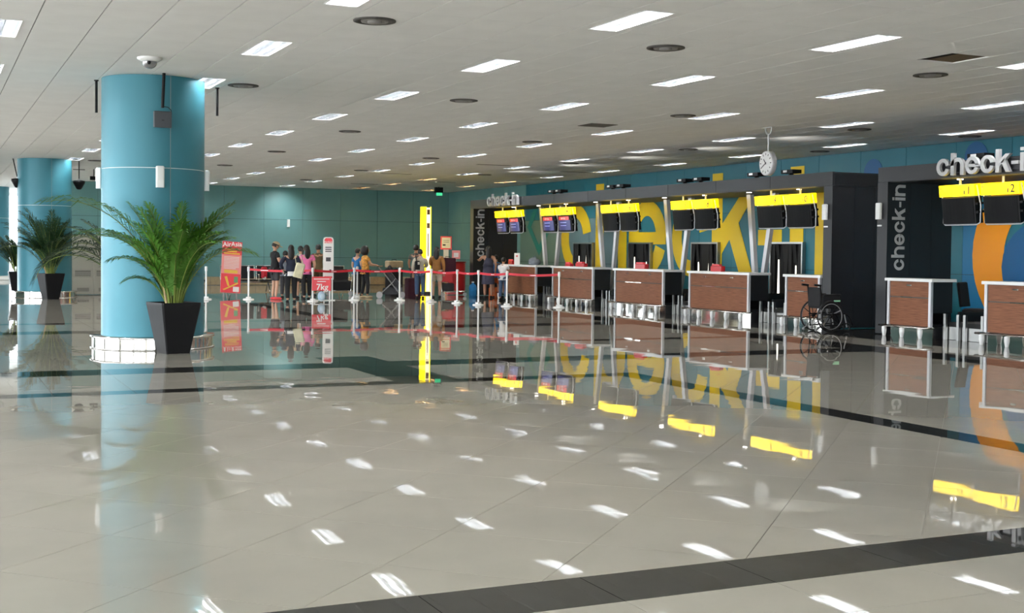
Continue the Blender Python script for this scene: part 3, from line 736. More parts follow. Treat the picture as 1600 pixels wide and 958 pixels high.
# monitors
def text_obj(s, size, loc, rot, mt, parent, ext=.002, name='lettering', bold=.01, align='CENTER'):
    cu = bpy.data.curves.new(name, 'FONT'); cu.body = s; cu.size = size; cu.extrude = ext; cu.offset = bold*size*1.6; cu.resolution_u = 2
    cu.align_x = align; cu.align_y = 'CENTER'
    o = bpy.data.objects.new(name, cu); COL.objects.link(o)
    dg = bpy.context.evaluated_depsgraph_get(); me = bpy.data.meshes.new_from_object(o.evaluated_get(dg))
    bpy.data.objects.remove(o); me.materials.clear(); me.materials.append(M[mt]); me.name = name
    q = ob(name, me, parent); q.location = loc; q.rotation_euler = rot
    return q
def monitor(y1, y0, num, lit=False, desc=''):
    y0 *= 1.0274; y1 *= 1.0274
    yc = (y0+y1)/2; w = (y1-y0)/2-.05
    t = thing('checkin_monitor', '%s with %s display under lit header %s' % (desc, 'red and blue' if lit else 'black', num), 'screen', (16.86, yc, 2.81), 0, 'check-in screens')
    TX = Matrix.Rotation(math.radians(-7), 4, 'Y')
    def bent(x0, x1, z0, z1, ww, mi=0):   # gently bowed front (bulges towards -x in the middle)
        n = 8; b = MB(); vs = []
        for k in range(n+1):
            u = -1+2*k/n; y = u*ww; bow = -.045*(1-(y/w)**2)
            for xx in (x0+bow, x1):
                for z in (z0, z1): vs.append((xx, y, z))
        fs = []
        for k in range(n):
            o = 4*k; fs += [(o, o+1, o+5, o+4), (o+2, o+6, o+7, o+3), (o+1, o+3, o+7, o+5), (o, o+4, o+6, o+2)]
        fs += [(0, 2, 3, 1), (4*n, 4*n+1, 4*n+3, 4*n+2)]
        return b.add(vs, fs, mi, False, X=TX)
    bent(0, .16, -.205, 0, w).build('lit_header', 'yellit', t)
    bent(.02, .18, -.705, -.23, w*.93).build('screen_case', 'black', t)
    bent(.014, .03, -.69, -.24, w*.86).build('display', 'screen', t)
    if lit:
        bent(.010, .02, -.36, -.26, w*.66).build('red_band', 'scrred', t)
        bent(.011, .02, -.66, -.365, w*.78).build('blue_field', 'scrblue', t)
        text_obj('AirAsia', .10, TX @ Vector((-.039, 0, -.31)), (PI/2, 0, -PI/2), 'signwhite', t, .001)
        MB().box(-.042, -.038, -w*.4, w*.4, -.44, -.425, X=TX).box(-.042, -.038, -w*.35, w*.4, -.53, -.515, X=TX).build('text_lines', 'scrtxt', t)
    # tubular frame round the case
    pts = [TX @ Vector(p) for p in ((.05, -w-.01, -.02), (.09, -w-.03, -.40), (.06, -w-.02, -.69), (.04, -w+.05, -.725), (.04, w-.05, -.725), (.06, w+.01, -.69), (.09, w+.01, -.40), (.05, w, -.02))]
    MB().tube(pts, .014, 6).build('tube_frame', 'silver', t)
    for z in (-.35, -.5): MB().box(.02, .16, -w-.03, -w+.04, z-.02, z+.02, X=TX).build('clamp', 'black', t)
    MB().tube([(.1, 0, -.02), (.1, 0, .136)], .022, 8).build('hanger', 'white', t)
    text_obj(num, .20, TX @ Vector((-.034, -w*.62, -.11)), (PI/2, 0, -PI/2), 'ink', t, .001, name='number')
    text_obj('Y', .10, TX @ Vector((-.026, w*.84, -.07)), (PI/2, 0, -PI/2), 'ink', t, .001, name='class_mark')
pairs = [(22.89, 21.85, '9'), (21.85, 20.87, '10'), (26.33, 25.39, '7'), (25.37, 24.42, '8'), (29.86, 28.95, '5'), (28.93, 28.0, '6'), (33.53, 32.55, '3'), (32.52, 31.5, '4'), (36.86, 35.9, '1'), (35.88, 34.9, '2'), (17.34, 16.40, '11'), (16.36, 15.42, '12')]
where = {'9': 'left screen of the pair above the narrow desk', '10': 'right screen of the pair above the narrow desk', '7': 'left screen of the pair above the wide desk', '8': 'right screen of the pair above the wide desk',
         '5': 'left screen of the middle pair', '6': 'right screen of the middle pair', '3': 'left screen of the second farthest pair', '4': 'right screen of the second farthest pair', '1': 'left screen under the far raised letters', '2': 'right screen under the far raised letters',
         '11': 'left screen under the near raised letters', '12': 'right screen under the near raised letters'}
for a, b, n in pairs: monitor(a, b, n, lit=n in '1234' and len(n) == 1, desc=where[n])

# things on the desks
t = thing('paper_sign', 'white paper notice standing on the far desk', 'sign', (16.85, 36.0, 1.10))
MB().box(-.005, .005, -.2, .2, 0, .36).build('sheet', 'signwhite', t); MB().box(-.01, -.006, -.06, .06, .24, .29).build('print', 'signred', t); MB().box(0, .12, -.1, .1, 0, .01).build('foot', 'signwhite', t)
t = thing('draped_bag', 'grey lumpy bag resting on the far desk', 'bag', (16.95, 34.95, 1.10))
MB().ball((0, 0, .10), (.17, .27, .13), 14, 8, fn=lambda x, y, z: (x, y*(1-.25*z), max(z, -.75)+.12*math.sin(5*y))).build('bag_body', 'cgrey', t); MB().tube([(0, -.15, .16), (0, -.05, .27), (0, .08, .25)], .015, 6).build('handle', 'cgrey', t)
for k, (y, s, h) in enumerate(((32.55, .15, .08), (31.8, .26, .10), (28.45, .25, .13), (24.95, .22, .13), (37.0, .14, .12))):
    t = thing('red_display', ['small red card holder on the far end of the second desk', 'wider red card holder on the second desk from the far end', 'red card holder on the middle desk', 'red card holder on the wide desk', 'small red tray beside the white notice on the far desk'][k], 'card holder', (16.9, min(y, 36.55), 1.10))
    MB().bbox(-.05, .08, -s, s, 0, h, .012).build('holder_body', 'red', t); MB().bbox(-.055, .03, -s*.7, s*.7, h, h+.04, .006).build('leaflets', 'signred', t)

# office chair behind the narrow desk
t = thing('office_chair', 'black office chair behind the narrow desk by the vertical check-in', 'chair', (18.3, 18.2, 0), .4)
MB().bbox(-.22, .22, -.22, .22, .44, .52, .03).build('seat', 'cblack', t)
X = Matrix.Translation((0, .24, .55)) @ Matrix.Rotation(-.15, 4, 'X'); MB().bbox(-.21, .21, -.03, .03, 0, .48, .02, X=X).build('backrest', 'cblack', t)
MB().cyl(0, 0, .08, .44, .03).build('gas_lift', 'black', t)
for k in range(5): MB().tube([(0, 0, .10), (.28*math.cos(k*PI*.4), .28*math.sin(k*PI*.4), .05)], .02, 6).ball((.28*math.cos(k*PI*.4), .28*math.sin(k*PI*.4), .028), .028, 8, 6).build('leg', 'black', t)

# ------------------------------------------------------------------ wheelchair
t = thing('wheelchair', 'black folding wheelchair parked beside the narrow check-in desk', 'wheelchair', (16.12, 20.12, 0), math.radians(-3))
def ring(cx, cy, cz, r, rr, n=32): return [(cx+r*math.cos(2*PI*k/n), cy, cz+r*math.sin(2*PI*k/n)) for k in range(n)]
for s in (-1, 1):
    yy = s*.28
    w_ = MB().tube(ring(0, yy, .31, .295, 0), .017, 8, close=True).build('wheel', 'rubber', t)
    MB().tube(ring(0, yy+s*.035, .31, .25, 0), .008, 6, close=True).build('push_rim', 'grey', w_)
    b = MB()
    for k in range(8): a = k*PI/4+.2; b.tube([(0, yy, .31), (.29*math.cos(a), yy, .31+.29*math.sin(a))], .008, 5)
    b.ball((0, yy, .31), .04, 10, 8).build('spokes', 'black', w_)
    c_ = MB().tube(ring(.44, s*.22, .09, .075, 0, 20), .016, 6, close=True).build('caster', 'rubber', t)
    MB().tube([(.44, s*.22, .09), (.42, s*.22, .20), (.38, s*.22, .34)], .014, 6).build('fork', 'grey', c_)
    MB().tube([(-.16, s*.21, .34), (.38, s*.21, .36), (.50, s*.21, .30), (.60, s*.2, .12)], .014, 8).tube([(-.14, s*.21, .12), (.36, s*.21, .14)], .014, 8).tube([(-.12, s*.21, .10), (-.15, s*.21, .5), (-.19, s*.21, .90), (-.32, s*.21, .93)], .014, 8).build('side_frame', 'black', t)
    MB().tube([(-.18, s*.21, .915), (-.33, s*.21, .93)], .022, 8).build('push_handle', 'black', t)
    MB().bbox(-.16, .25, s*.235-.015, s*.235+.015, .50, .72, .012).build('arm_guard', 'cblack', t)
    MB().bbox(-.14, .26, s*.235-.03, s*.235+.03, .72, .75, .01).build('armrest', 'black', t)
    MB().bbox(.56, .70, s*.12-.07, s*.12+.07, .09, .105, .004).build('footplate', 'black', t)
    MB().tube([(-.14, s*.21, .12), (-.24, s*.21, .09), (-.27, s*.21, .05)], .012, 6).ball((-.28, s*.21, .045), .028, 8, 6).build('anti_tip_wheel', 'grey', t)
MB().bbox(-.15, .28, -.20, .20, .46, .50, .01).build('seat', 'cblack', t)
MB().bbox(-.19, -.16, -.20, .20, .50, .88, .01).build('backrest', 'cblack', t)
MB().tube([(-.1, -.2, .12), (.3, .2, .42)], .012, 6).tube([(-.1, .2, .12), (.3, -.2, .42)], .012, 6).build('cross_brace', 'grey', t)
MB().box(.10, .25, -.256, -.2515, .60, .63).build('green_label', mat('green_tag', (.35, .8, .5), .4), t)

# ------------------------------------------------------------------ palms
def palm(seed, leafm, loc, rz, label, sc=1.0, nf=26, bias=None, reach=1.0):
    rnd = random.Random(seed)
    t = thing('potted_palm', label, 'potted plant', loc, rz)
    # tapered square planter
    def sq(h, z): c = h*.08; return [(h-c, -h, z), (h, -h+c, z), (h, h-c, z), (h-c, h, z), (-h+c, h, z), (-h, h-c, z), (-h, -h+c, z), (-h+c, -h, z)]
    lv = [(.18, 0), (.30, .71), (.30, .74), (.275, .74), (.27, .66)]
    vs = []; fs = [tuple(range(7, -1, -1))]
    for h, z in lv: vs += sq(h, z)
    for j in range(len(lv)-1):
        for i in range(8): i2 = (i+1) % 8; fs.append((j*8+i, j*8+i2, (j+1)*8+i2, (j+1)*8+i))
    MB().add(vs, fs).build('planter', 'pot', t)
    MB().add(sq(.272, .68), [tuple(range(8))]).build('soil', 'soil', t)
    for k in range(9):
        a = rnd.uniform(0, 2*PI); r0 = rnd.uniform(.02, .13); h = rnd.uniform(.25, .65)
        p0 = (r0*math.cos(a), r0*math.sin(a), .67); p1 = (r0*1.5*math.cos(a), r0*1.5*math.sin(a), .67+h*.5); p2 = (r0*2.1*math.cos(a), r0*2.1*math.sin(a), .67+h)
        MB().tube([p0, p1, p2], [.022, .018, .012], 6).build('cane', 'stem' if k % 3 else 'bark', t)
    for k in range(nf):
        a = 2*PI*k/nf*2.4+rnd.uniform(-.3, .3); up_ = rnd.random()
        if bias is not None and k in bias: a, up_, L = bias[k]
        else: L = rnd.uniform(1.15, 1.7)*reach
        lean = (.22+.85*(1-up_)**1.2)
        # rachis curve
        pts = []; n = 16; p = Vector((.10*math.cos(a), .10*math.sin(a), .70)); th = PI/2-lean*.45; st = L/n
        for i in range(n+1):
            pts.append(p.copy()); u = i/n
            th -= (lean*2.25)/n*(.35+1.6*u)
            p = p+Vector((math.cos(th)*math.cos(a), math.cos(th)*math.sin(a), math.sin(th)))*st
        b = MB(); b.tube(pts, [.010*(1-.75*i/n)+.0015 for i in range(n+1)], 5, 1)
        nl = 38; side = Vector((-math.sin(a), math.cos(a), 0))
        for i in range(nl):
            u = .16+.84*i/(nl-1); f = u*n; i0_ = min(int(f), n-1); q = pts[i0_].lerp(pts[i0_+1], f-i0_)
            d = (pts[i0_+1]-pts[i0_]).normalized(); nrm = side.cross(d)
            ll = .30*math.sin(PI*(.14+.78*(u-.16)/.84))**.7*(L/1.4)+.03
            for s in (-1, 1):
                ang = .75+rnd.uniform(-.12, .12)-.35*(u-.16)
                dr = (d*math.cos(ang)+side*(s*math.sin(ang))+nrm*(-.22+rnd.uniform(-.1, .15))).normalized()
                m1 = q+dr*ll*.5; tip = q+dr*ll+Vector((0, 0, -ll*(.26+rnd.uniform(0, .16))))
                wv = dr.cross(nrm).normalized()*(.0085+.006*math.sin(PI*u))
                b.add([q-wv*.4, q+wv*.4, m1+wv+Vector((0, 0, .004)), m1-wv, tip], [(0, 1, 2, 3), (3, 2, 4)], 0)
        b.build('frond', [leafm, 'stem'], t)
    return t
c24 = yaw
def vdir(dx, dd):  # view-aligned angle: dx right, dd away
    v = rt*dx+Vector((fw.x, fw.y, 0))*dd; return math.atan2(v.y, v.x)
rz1 = math.radians(14)
def A(dx, dd, rz): return vdir(dx, dd)-rz
b1 = {0: (A(-1, -.1, rz1), .5, 2.5), 1: (A(-1, -.1, rz1), .5, 1.75), 2: (A(1, -.1, rz1), .42, 1.5), 3: (A(1, -.35, rz1), .74, 1.65), 4: (A(-.8, -.4, rz1), .75, 1.75), 5: (A(.8, -.3, rz1), .75, 1.8), 6: (A(-1, -.4, rz1), .35, .8),
      7: (A(-1, .1, rz1), .45, 1.2), 8: (A(.3, -.6, rz1), .95, 1.55), 9: (A(-.3, -.6, rz1), .9, 1.5)}
for k in range(10, 44):
    b1[k] = (A(random.uniform(-1, 1), random.uniform(-1.0, -.05), rz1), random.uniform(.55, .98), random.uniform(.7, 1.6))
palm(3, 'leaf', (3.24, 18.72, 0), rz1, 'bright green potted palm in tapered black planter before the nearest teal column', nf=44, bias=b1)
rz2 = math.radians(20); b2 = {}
for k in range(44): b2[k] = (A(random.uniform(-1, 1), random.uniform(-1, -.05), rz2), random.uniform(.55, .98), random.uniform(1.0, 2.0))
b2[0] = (A(-1, -.2, rz2), .25, 1.9); b2[1] = (A(1, -.1, rz2), .35, 1.6)
palm(9, 'leafd', (3.2, 38.6, 0), rz2, 'dark green potted palm before the second teal column', nf=44, bias=b2)
b3 = {k: (A(-1, random.uniform(-.3, .4), 0), .12+.13*k, 1.9-.08*k) for k in range(6)}
for k in range(6, 22): b3[k] = (A(random.uniform(-1, .4), random.uniform(-.1, 1), 0), random.uniform(.4, .95), random.uniform(1.0, 1.5))
palm(21, 'leafd', (3.05, 21.3, 0), 0, 'dark green palm showing left from behind the nearest teal column', nf=22, bias=b3)
b4 = {k: (A(-1, random.uniform(-.3, .4), 0), .05+.12*k, 2.0-.08*k) for k in range(6)}
for k in range(6, 20): b4[k] = (A(random.uniform(-1, .4), random.uniform(-.1, 1), 0), random.uniform(.3, .9), random.uniform(1.0, 1.5))
palm(22, 'leafd', (2.5, 41.2, 0), 0, 'dark palm at the left edge behind the second teal column', nf=20, bias=b4)

# ------------------------------------------------------------------ beige cabinet, benches
t = thing('louvred_cabinet', 'beige louvred metal cabinet row between the two teal columns', 'cabinet', (4.06, 41.55, 0))
MB().box(0, 1.95, 0, .6, .02, 1.9).build('cabinet_body', 'beige', t)
for k in range(3):
    x = .02+k*.645
    dn = MB().bbox(x, x+.63, -.02, 0, .80, 1.88, .004).build('upper_door', 'beige', t)
    d2 = MB().bbox(x, x+.63, -.02, 0, .04, .56, .004).build('lower_door', 'beige', t)
    d3 = MB().bbox(x, x+.63, -.02, 0, .57, .79, .004).build('louvre_panel', 'beige', t)
    for z in (.60, .64, .68, .72, .75): MB().box(x+.08, x+.55, -.026, -.0195, z, z+.016).build('louvre', 'slot', d3)
    for z in (.12, .16, .20): MB().box(x+.14, x+.50, -.026, -.0195, z, z+.016).build('louvre', 'slot', d2)
def bench(x, y, n, label):
    t = thing('waiting_bench', label, 'bench', (x, y, 0))
    MB().box(0, n*.62, -.03, .03, .34, .39).build('beam', 'chrome', t)
    for k in range(n):
        c = .31+k*.62
        MB().bbox(c-.27, c+.27, -.27, .22, .40, .45, .015).build('seat', 'cblack', t)
        X = Matrix.Translation((c, .24, .46)) @ Matrix.Rotation(-.18, 4, 'X')
        f_ = MB().bbox(-.25, .25, -.02, .02, .02, .46, .015, X=X).build('backrest', 'cblack', t)
        MB().tube([X @ Vector(p) for p in ((-.275, 0, -.02), (-.275, 0, .47), (.275, 0, .47), (.275, 0, -.02))], .012, 6).build('back_frame', 'chrome', f_)
    for k in range(n+1):
        c = k*.62; MB().tube([(c, -.22, .45), (c, -.24, .62), (c, .20, .62)], .015, 6).build('arm', 'chrome', t)
    for c in (.25, n*.62-.25): MB().tube([(c, 0, .36), (c, -.28, .03)], .02, 6).tube([(c, 0, .36), (c, .28, .03)], .02, 6).build('leg', 'chrome', t)
bench(6.6, 42.9, 3, 'black waiting seats right of the nearest teal column'); bench(9.0, 42.9, 3, 'black waiting seats behind the man in the cap'); bench(11.6, 42.9, 3, 'black waiting seats behind the white sign')
t = thing('low_wall', 'low beige brown stone planter wall by the far wall', 'low wall', (5.4, 51.4, 0))
MB().box(0, 13.6, 0, .5, .02, .34).build('planter_core', 'grout', t)
for k in range(22): MB().bbox(.0+k*.618+.008, (k+1)*.618-.008, -.03, 0, .02, .34, .005).build('stone_slab', 'ctan' if k % 3 else 'beige', t)

# ------------------------------------------------------------------ barrier posts and belts
def stanchion(x, y, label, h=.98, lean=0):
    t = thing('barrier_post', label, 'barrier post', (x, y, 0), random.uniform(-.4, .4), 'white barrier posts')
    MB().lathe([(.165, 0), (.165, .018), (.15, .03), (.04, .045)], n=24).build('base', 'whitegloss', t)
    MB().bbox(-.075, .075, -.055, .055, .03, .085, .012).build('socket', 'whitegloss', t)
    MB().tube([(0, 0, .05), (lean, 0, h-.10)], .027, 10).build('pole', 'whitegloss', t)
    MB().lathe([(.036, h-.14), (.042, h-.12), (.042, h-.02), (.03, h)], lean, 0, n=14).build('head', 'whitegloss', t)
    return t
PS = [(7.43, 37.5, 'left of the red banner, touching the teal column edge'), (8.62, 37.2, 'between the red banner and the man in the cap'), (10.12, 35.6, 'left of the small red 7kg sign'), (11.53, 36.1, 'left of the woman in orange'),
      (12.88, 35.85, 'right of the pushchair'), (13.42, 34.6, 'before the woman in mustard'), (13.83, 33.6, 'before the red counter'), (13.98, 32.4, 'before the woman in the grey dress'), (14.42, 31.45, 'before the child in white'), (15.52, 30.45, 'last one, before the second desk')]
for x, y, s in PS: stanchion(x, y, 'white barrier post '+s)
stanchion(12.4, 38.5, 'white barrier post just behind the woman in orange'); stanchion(14.2, 39.6, 'rear white barrier post left of the man in grey', lean=.05); stanchion(14.55, 39.3, 'slanting rear white barrier post beside the man in grey', lean=.09)
o = MB().tube([(0, 0, 0), (0, 0, 1.35)], .012, 8).build('thin_rod', 'silver'); o.location = (7.36, 37.9, 0); tag(o, 'thin grey rod standing beside the leftmost barrier post', 'rod')
bw = ['between the red banner and the 7kg sign', 'behind the 7kg sign', 'before the pushchair', 'before the group of three', 'right of the woman in mustard', 'before the red counter', 'before the grey dress', 'at the child in white', 'before the far desk']
for k in range(1, 9):
    a = Vector((PS[k][0], PS[k][1], .90)); b = Vector((PS[k+1][0], PS[k+1][1], .90)); d = b-a; L = d.length; n = 10
    m = MB(); nv = Vector((-d.y, d.x, 0)).normalized()*.002
    for i in range(n):
        p = a+d*(i/n)+Vector((0, 0, -.035*math.sin(PI*i/n))); q = a+d*((i+1)/n)+Vector((0, 0, -.035*math.sin(PI*(i+1)/n))); h = Vector((0, 0, .032))
        m.add([p-h-nv, q-h-nv, q+h-nv, p+h-nv, p-h+nv, q-h+nv, q+h+nv, p+h+nv], [(0, 1, 2, 3), (7, 6, 5, 4), (3, 2, 6, 7), (1, 0, 4, 5)])
    t = thing('barrier_belt', 'red barrier tape '+bw[k-1], 'barrier tape', (0, 0, 0), 0, 'red barrier tapes')
    m.build('webbing', 'belt', t)
    m = MB()
    for i in range(max(1, int(L/.75))):
        u = (i+.5)/max(1, int(L/.75)); p = a+d*(u-.06)+Vector((0, 0, -.035*math.sin(PI*u))); q = a+d*(u+.06)+Vector((0, 0, -.035*math.sin(PI*u))); h = Vector((0, 0, .010)); n2 = nv*1.6
        for sg in (-1, 1): m.add([p-h+n2*sg, q-h+n2*sg, q+h+n2*sg, p+h+n2*sg], [(0, 1, 2, 3)])
    m.build('white_marks', 'signwhite', t)

# ------------------------------------------------------------------ signs
t = thing('red_banner_stand', 'tall red leaning banner board beside the nearest column', 'sign', (8.57, 39.5, 0), 0)
TX = Matrix.Translation((0, 0, .12)) @ Matrix.Rotation(math.radians(-7), 4, 'X') @ Matrix.Rotation(math.radians(4), 4, 'Y')
MB().box(-.31, .31, -.012, .012, 0, 1.62, X=TX).build('board', 'signpink', t)
for z0, z1 in ((0, .60), (1.2, 1.62)): MB().box(-.31, .31, -.014, -.0125, z0, z1, X=TX).build('red_field', 'signred', t)
for z, w in ((1.36, .22), (1.29, .15), (1.22, .25)): MB().box(-w, w, -.0165, -.015, z, z+.04, X=TX).build('yellow_line', 'signyel', t)
for k in range(9): MB().box(-.24, .24-(.1 if k == 8 else 0), -.0165, -.013, 1.12-k*.045, 1.138-k*.045, X=TX).build('text_line', 'signwhite', t)
MB().box(-.22, .20, -.0165, -.013, .62, .72, X=TX).build('orange_line', 'signyel', t)
MB().prism([(-.24, .10), (-.20, .07), (.24, .30), (.22, .34)], .0145, .017, X=TX @ Matrix.Rotation(PI/2, 4, 'X')).prism([(-.10, .22), (-.03, .20), (-.12, .52), (-.2, .5)], .0145, .017, X=TX @ Matrix.Rotation(PI/2, 4, 'X')).build('aircraft_picture', 'signyel', t)
MB().box(.10, .22, -.0165, -.0145, .33, .52, X=TX).build('green_picture', 'signgreen', t); MB().box(.08, .27, -.0165, -.0145, .04, .20, X=TX).build('white_picture', 'signwhite', t)
e = text_obj('AirAsia', .20, TX @ Vector((0, -.016, 1.53)), (PI/2-math.radians(7), 0, 0), 'signwhite', t); 
for s in (-1, 1): MB().tube([(s*.2, .02, .16), (s*.2, .10, 0)], .012, 6).tube([(s*.2, -.03, .14), (s*.2, -.06, 0)], .012, 6).build('foot', 'grey', t)

t = thing('tall_white_sign', 'tall white sign with red top behind the 7kg sign', 'sign', (10.76, 36.2, 0), math.radians(-14))
pr = [(-.155, .62), (.155, .62), (.155, 1.80), (.13, 1.86), (.08, 1.88), (-.08, 1.88), (-.13, 1.86), (-.155, 1.80)]
RXm = Matrix.Rotation(PI/2, 4, 'X')
MB().prism(pr, -.02, .02, X=RXm).build('board', 'signwhite', t)
MB().prism([(-.115, 1.70), (.115, 1.70), (.115, 1.80), (.08, 1.85), (-.08, 1.85), (-.115, 1.80)], .021, .024, X=RXm).build('red_field', 'signred', t); MB().box(-.115, .115, -.024, -.021, .66, .72).build('red_footer', 'signred', t)
text_obj('AirAsia', .085, (0, -.026, 1.735), (PI/2, 0, 0), 'signwhite', t)
for z in (1.56, 1.50, 1.44): MB().box(-.09, .09, -.024, -.021, z, z+.03).build('text_line', 'ink', t)
for q in ((-.07, .07, 1.16, 1.28), (-.09, .00, .86, .89), (.03, .09, .84, .92)): MB().box(q[0], q[1], -.024, -.021, q[2], q[3]).build('pictogram', 'ink', t)
for s in (-1, 1): MB().box(s*.12-.02, s*.12+.02, -.02, .02, 0, .62).build('leg', 'white', t)
MB().box(-.2, .2, -.15, .15, 0, .02).build('base', 'white', t)

t = thing('baggage_gauge', 'white framed baggage gauge with red 7kg sign', 'sign', (10.15, 34.8, 0), math.radians(-14))
for x in (-.24, .24):
    for y in (0, .4): MB().tube([(x, y, 0), (x, y, .62)], .014, 6).build('leg', 'white', t)
MB().tube([(-.24, 0, .06), (.24, 0, .06), (.24, .4, .06), (-.24, .4, .06)], .010, 6, close=True).tube([(-.24, 0, .32), (-.24, .4, .32)], .01, 6).tube([(.24, 0, .32), (.24, .4, .32)], .01, 6).build('frame', 'white', t)
MB().bbox(-.27, .27, -.03, -.005, .34, .74, .01).build('sign_board', 'signred', t)
text_obj('7kg', .24, (.02, -.034, .44), (PI/2, 0, 0), 'signwhite', t)
MB().box(-.22, .22, -.034, -.031, .66, .685).box(-.12, .12, -.034, -.031, .59, .615).build('text_lines', 'signwhite', t)
t = thing('round_bag', 'pale blue round bag inside the baggage gauge', 'bag', (10.20, 34.98, 0), 0)
MB().ball((0, 0, .17), (.11, .10, .15), 16, 10).build('bag_body', mat('pale_blue', (.45, .62, .75), .5), t); MB().ball((0, -.06, .17), (.07, .05, .09), 12, 8).build('pocket', mat('pale_blue_light', (.6, .75, .85), .5), t)

t = thing('yellow_totem', 'tall lit yellow information totem behind the queue', 'sign', (15.68, 41.0, 0), math.radians(-22))
MB().box(-.21, .21, -.12, .12, .0, .08).build('plinth', 'char', t)
MB().box(-.19, .02, -.12, .12, .08, 3.02).build('lit_yellow_face', 'totem', t); MB().box(.02, .155, -.10, .10, .08, 2.99).build('lit_white_strip', 'totemw', t)
MB().box(.155, .18, -.12, .12, .08, 3.02).build('yellow_edge', 'totem', t)
for z in (2.75, 2.28): MB().box(.035, .14, -.104, -.101, z, z+.18).build('pictogram_panel', 'brown', t)
MB().box(.06, .11, -.104, -.101, 1.3, 2.1).build('lettering', 'letter', t)

t = thing('framed_notice', 'red framed white notice on a pale post', 'sign', (16.64, 41.5, 0), math.radians(-20))
MB().box(-.09, .09, -.02, .02, 0, 1.55).build('post', 'silver', t); MB().lathe([(.2, 0), (.2, .02), (.05, .03)], n=20).build('base', 'silver', t)
MB().bbox(-.20, .20, -.05, -.02, 1.55, 2.02, .012).build('frame', 'signred', t); MB().box(-.155, .155, -.056, -.051, 1.60, 1.97).build('sheet', 'signwhite', t)
MB().box(-.12, -.02, -.058, -.0565, 1.68, 1.74).build('print', 'ink', t)
for z in (1.80, 1.86): MB().box(-.1, .1, -.058, -.0565, z, z+.015).build('text_line', 'ink', t)

t = thing('red_counter', 'glossy red curved counter beside the charcoal wall', 'counter', (16.35, 39.9, 0), math.radians(-20))
MB().lathe([(.34, 0.02), (.34, 1.06), (.31, 1.10)], n=32).build('body', 'red', t); MB().lathe([(.36, 1.10), (.37, 1.12), (.36, 1.14)], n=32).build('counter_top', mat('dark_red', (.22, .008, .01), .3), t)
X = Matrix.Translation((-.02, -.05, 1.14)) @ Matrix.Rotation(-.2, 4, 'X')
t = thing('table_card', 'small red and white card on the red counter', 'sign', (16.35, 39.85, 1.14), math.radians(-20))
MB().box(-.14, .14, -.006, .006, .09, .38).build('card', 'signpink', t); MB().box(-.08, .08, -.009, -.0065, .15, .3).build('card_print', 'signwhite', t); MB().box(-.01, .01, -.01, .01, 0, .09).build('stalk', 'silver', t)
t = thing('water_jug', 'blue water bottle standing beside the red counter', 'bottle', (16.45, 38.6, 0))
MB().lathe([(.11, 0), (.13, .02), (.13, .30), (.10, .38), (.04, .42), (.04, .46)], n=20).build('bottle_body', 'cjug', t); MB().lathe([(.045, .455), (.045, .49)], n=14).build('cap', 'white', t)

# ------------------------------------------------------------------ luggage
def trolley(x, y, rz, label):
    t = thing('luggage_trolley', label, 'trolley', (x, y, 0), rz)
    MB().tube([(-.3, -.35, .16), (.3, -.35, .16), (.22, .45, .16), (-.22, .45, .16)], .016, 6, close=True).tube([(0, -.35, .16), (0, .45, .16)], .014, 6).build('deck_frame', 'chrome', t)
    MB().tube([(-.3, -.35, .16), (-.3, -.42, .95), (.3, -.42, .95), (.3, -.35, .16)], .016, 8).tube([(-.3, -.38, .5), (.3, -.38, .5)], .012, 6).build('back_frame', 'chrome', t)
    MB().tube([(-.24, -.44, .97), (.24, -.44, .97)], .024, 8).build('handle', 'black', t)
    for px, py in ((-.28, -.33), (.28, -.33), (0, .42)):
        MB().tube([(px-.02, py, .07), (px+.02, py, .07)], .065, 14).build('wheel', 'grey', t)
    return t
def suitcase(x, y, z, w, d, h, rz, m, label, name='suitcase'):
    t = thing(name, label, 'luggage', (x, y, z), rz)
    MB().bbox(-w/2, w/2, -d/2, d/2, 0, h, .03).build('case_body', m, t)
    MB().tube([(-.08, 0, h), (-.08, 0, h+.04), (.08, 0, h+.04), (.08, 0, h)], .01, 6).build('handle', 'black', t)
    MB().box(-w/2+.04, w/2-.04, -d/2-.012, -d/2, h*.12, h*.55).build('pocket', m, t)
trolley(12.35, 40.1, 1.2, 'luggage trolley loaded with black bags behind the queue')
suitcase(12.3, 40.0, .18, .75, .42, .30, .1, 'cblack', 'large black bag lying on the left trolley'); suitcase(12.25, 40.05, .525, .55, .38, .34, .2, 'cblack', 'black bag on top of the left trolley load')
trolley(15.75, 38.7, -1.9, 'luggage trolley before the red counter')
suitcase(15.55, 38.75, .18, .50, .30, .26, -.2, 'cshort', 'dark grey case lowest on the right trolley'); suitcase(15.52, 38.75, .485, .46, .30, .28, -.2, 'signred', 'red bag in the middle of the right trolley'); suitcase(15.6, 38.75, .815, .50, .34, .46, -.15, 'cwine', 'dark wine bag topping the right trolley')
suitcase(14.15, 38.15, .0, .46, .3, .62, .2, 'cwine', 'dark red suitcase beside the man in grey')
suitcase(13.85, 39.1, .945, .55, .3, .22, .2, 'ctan', 'tan bag on the pile left of the man in grey'); suitcase(13.85, 39.1, .0, .5, .35, .90, .2, 'cblack', 'tall black case under the tan bag')
suitcase(16.75, 37.55, .0, .30, .2, .34, .1, 'cbrt', 'orange bag on the floor between the standing legs', 'carrier_bag')

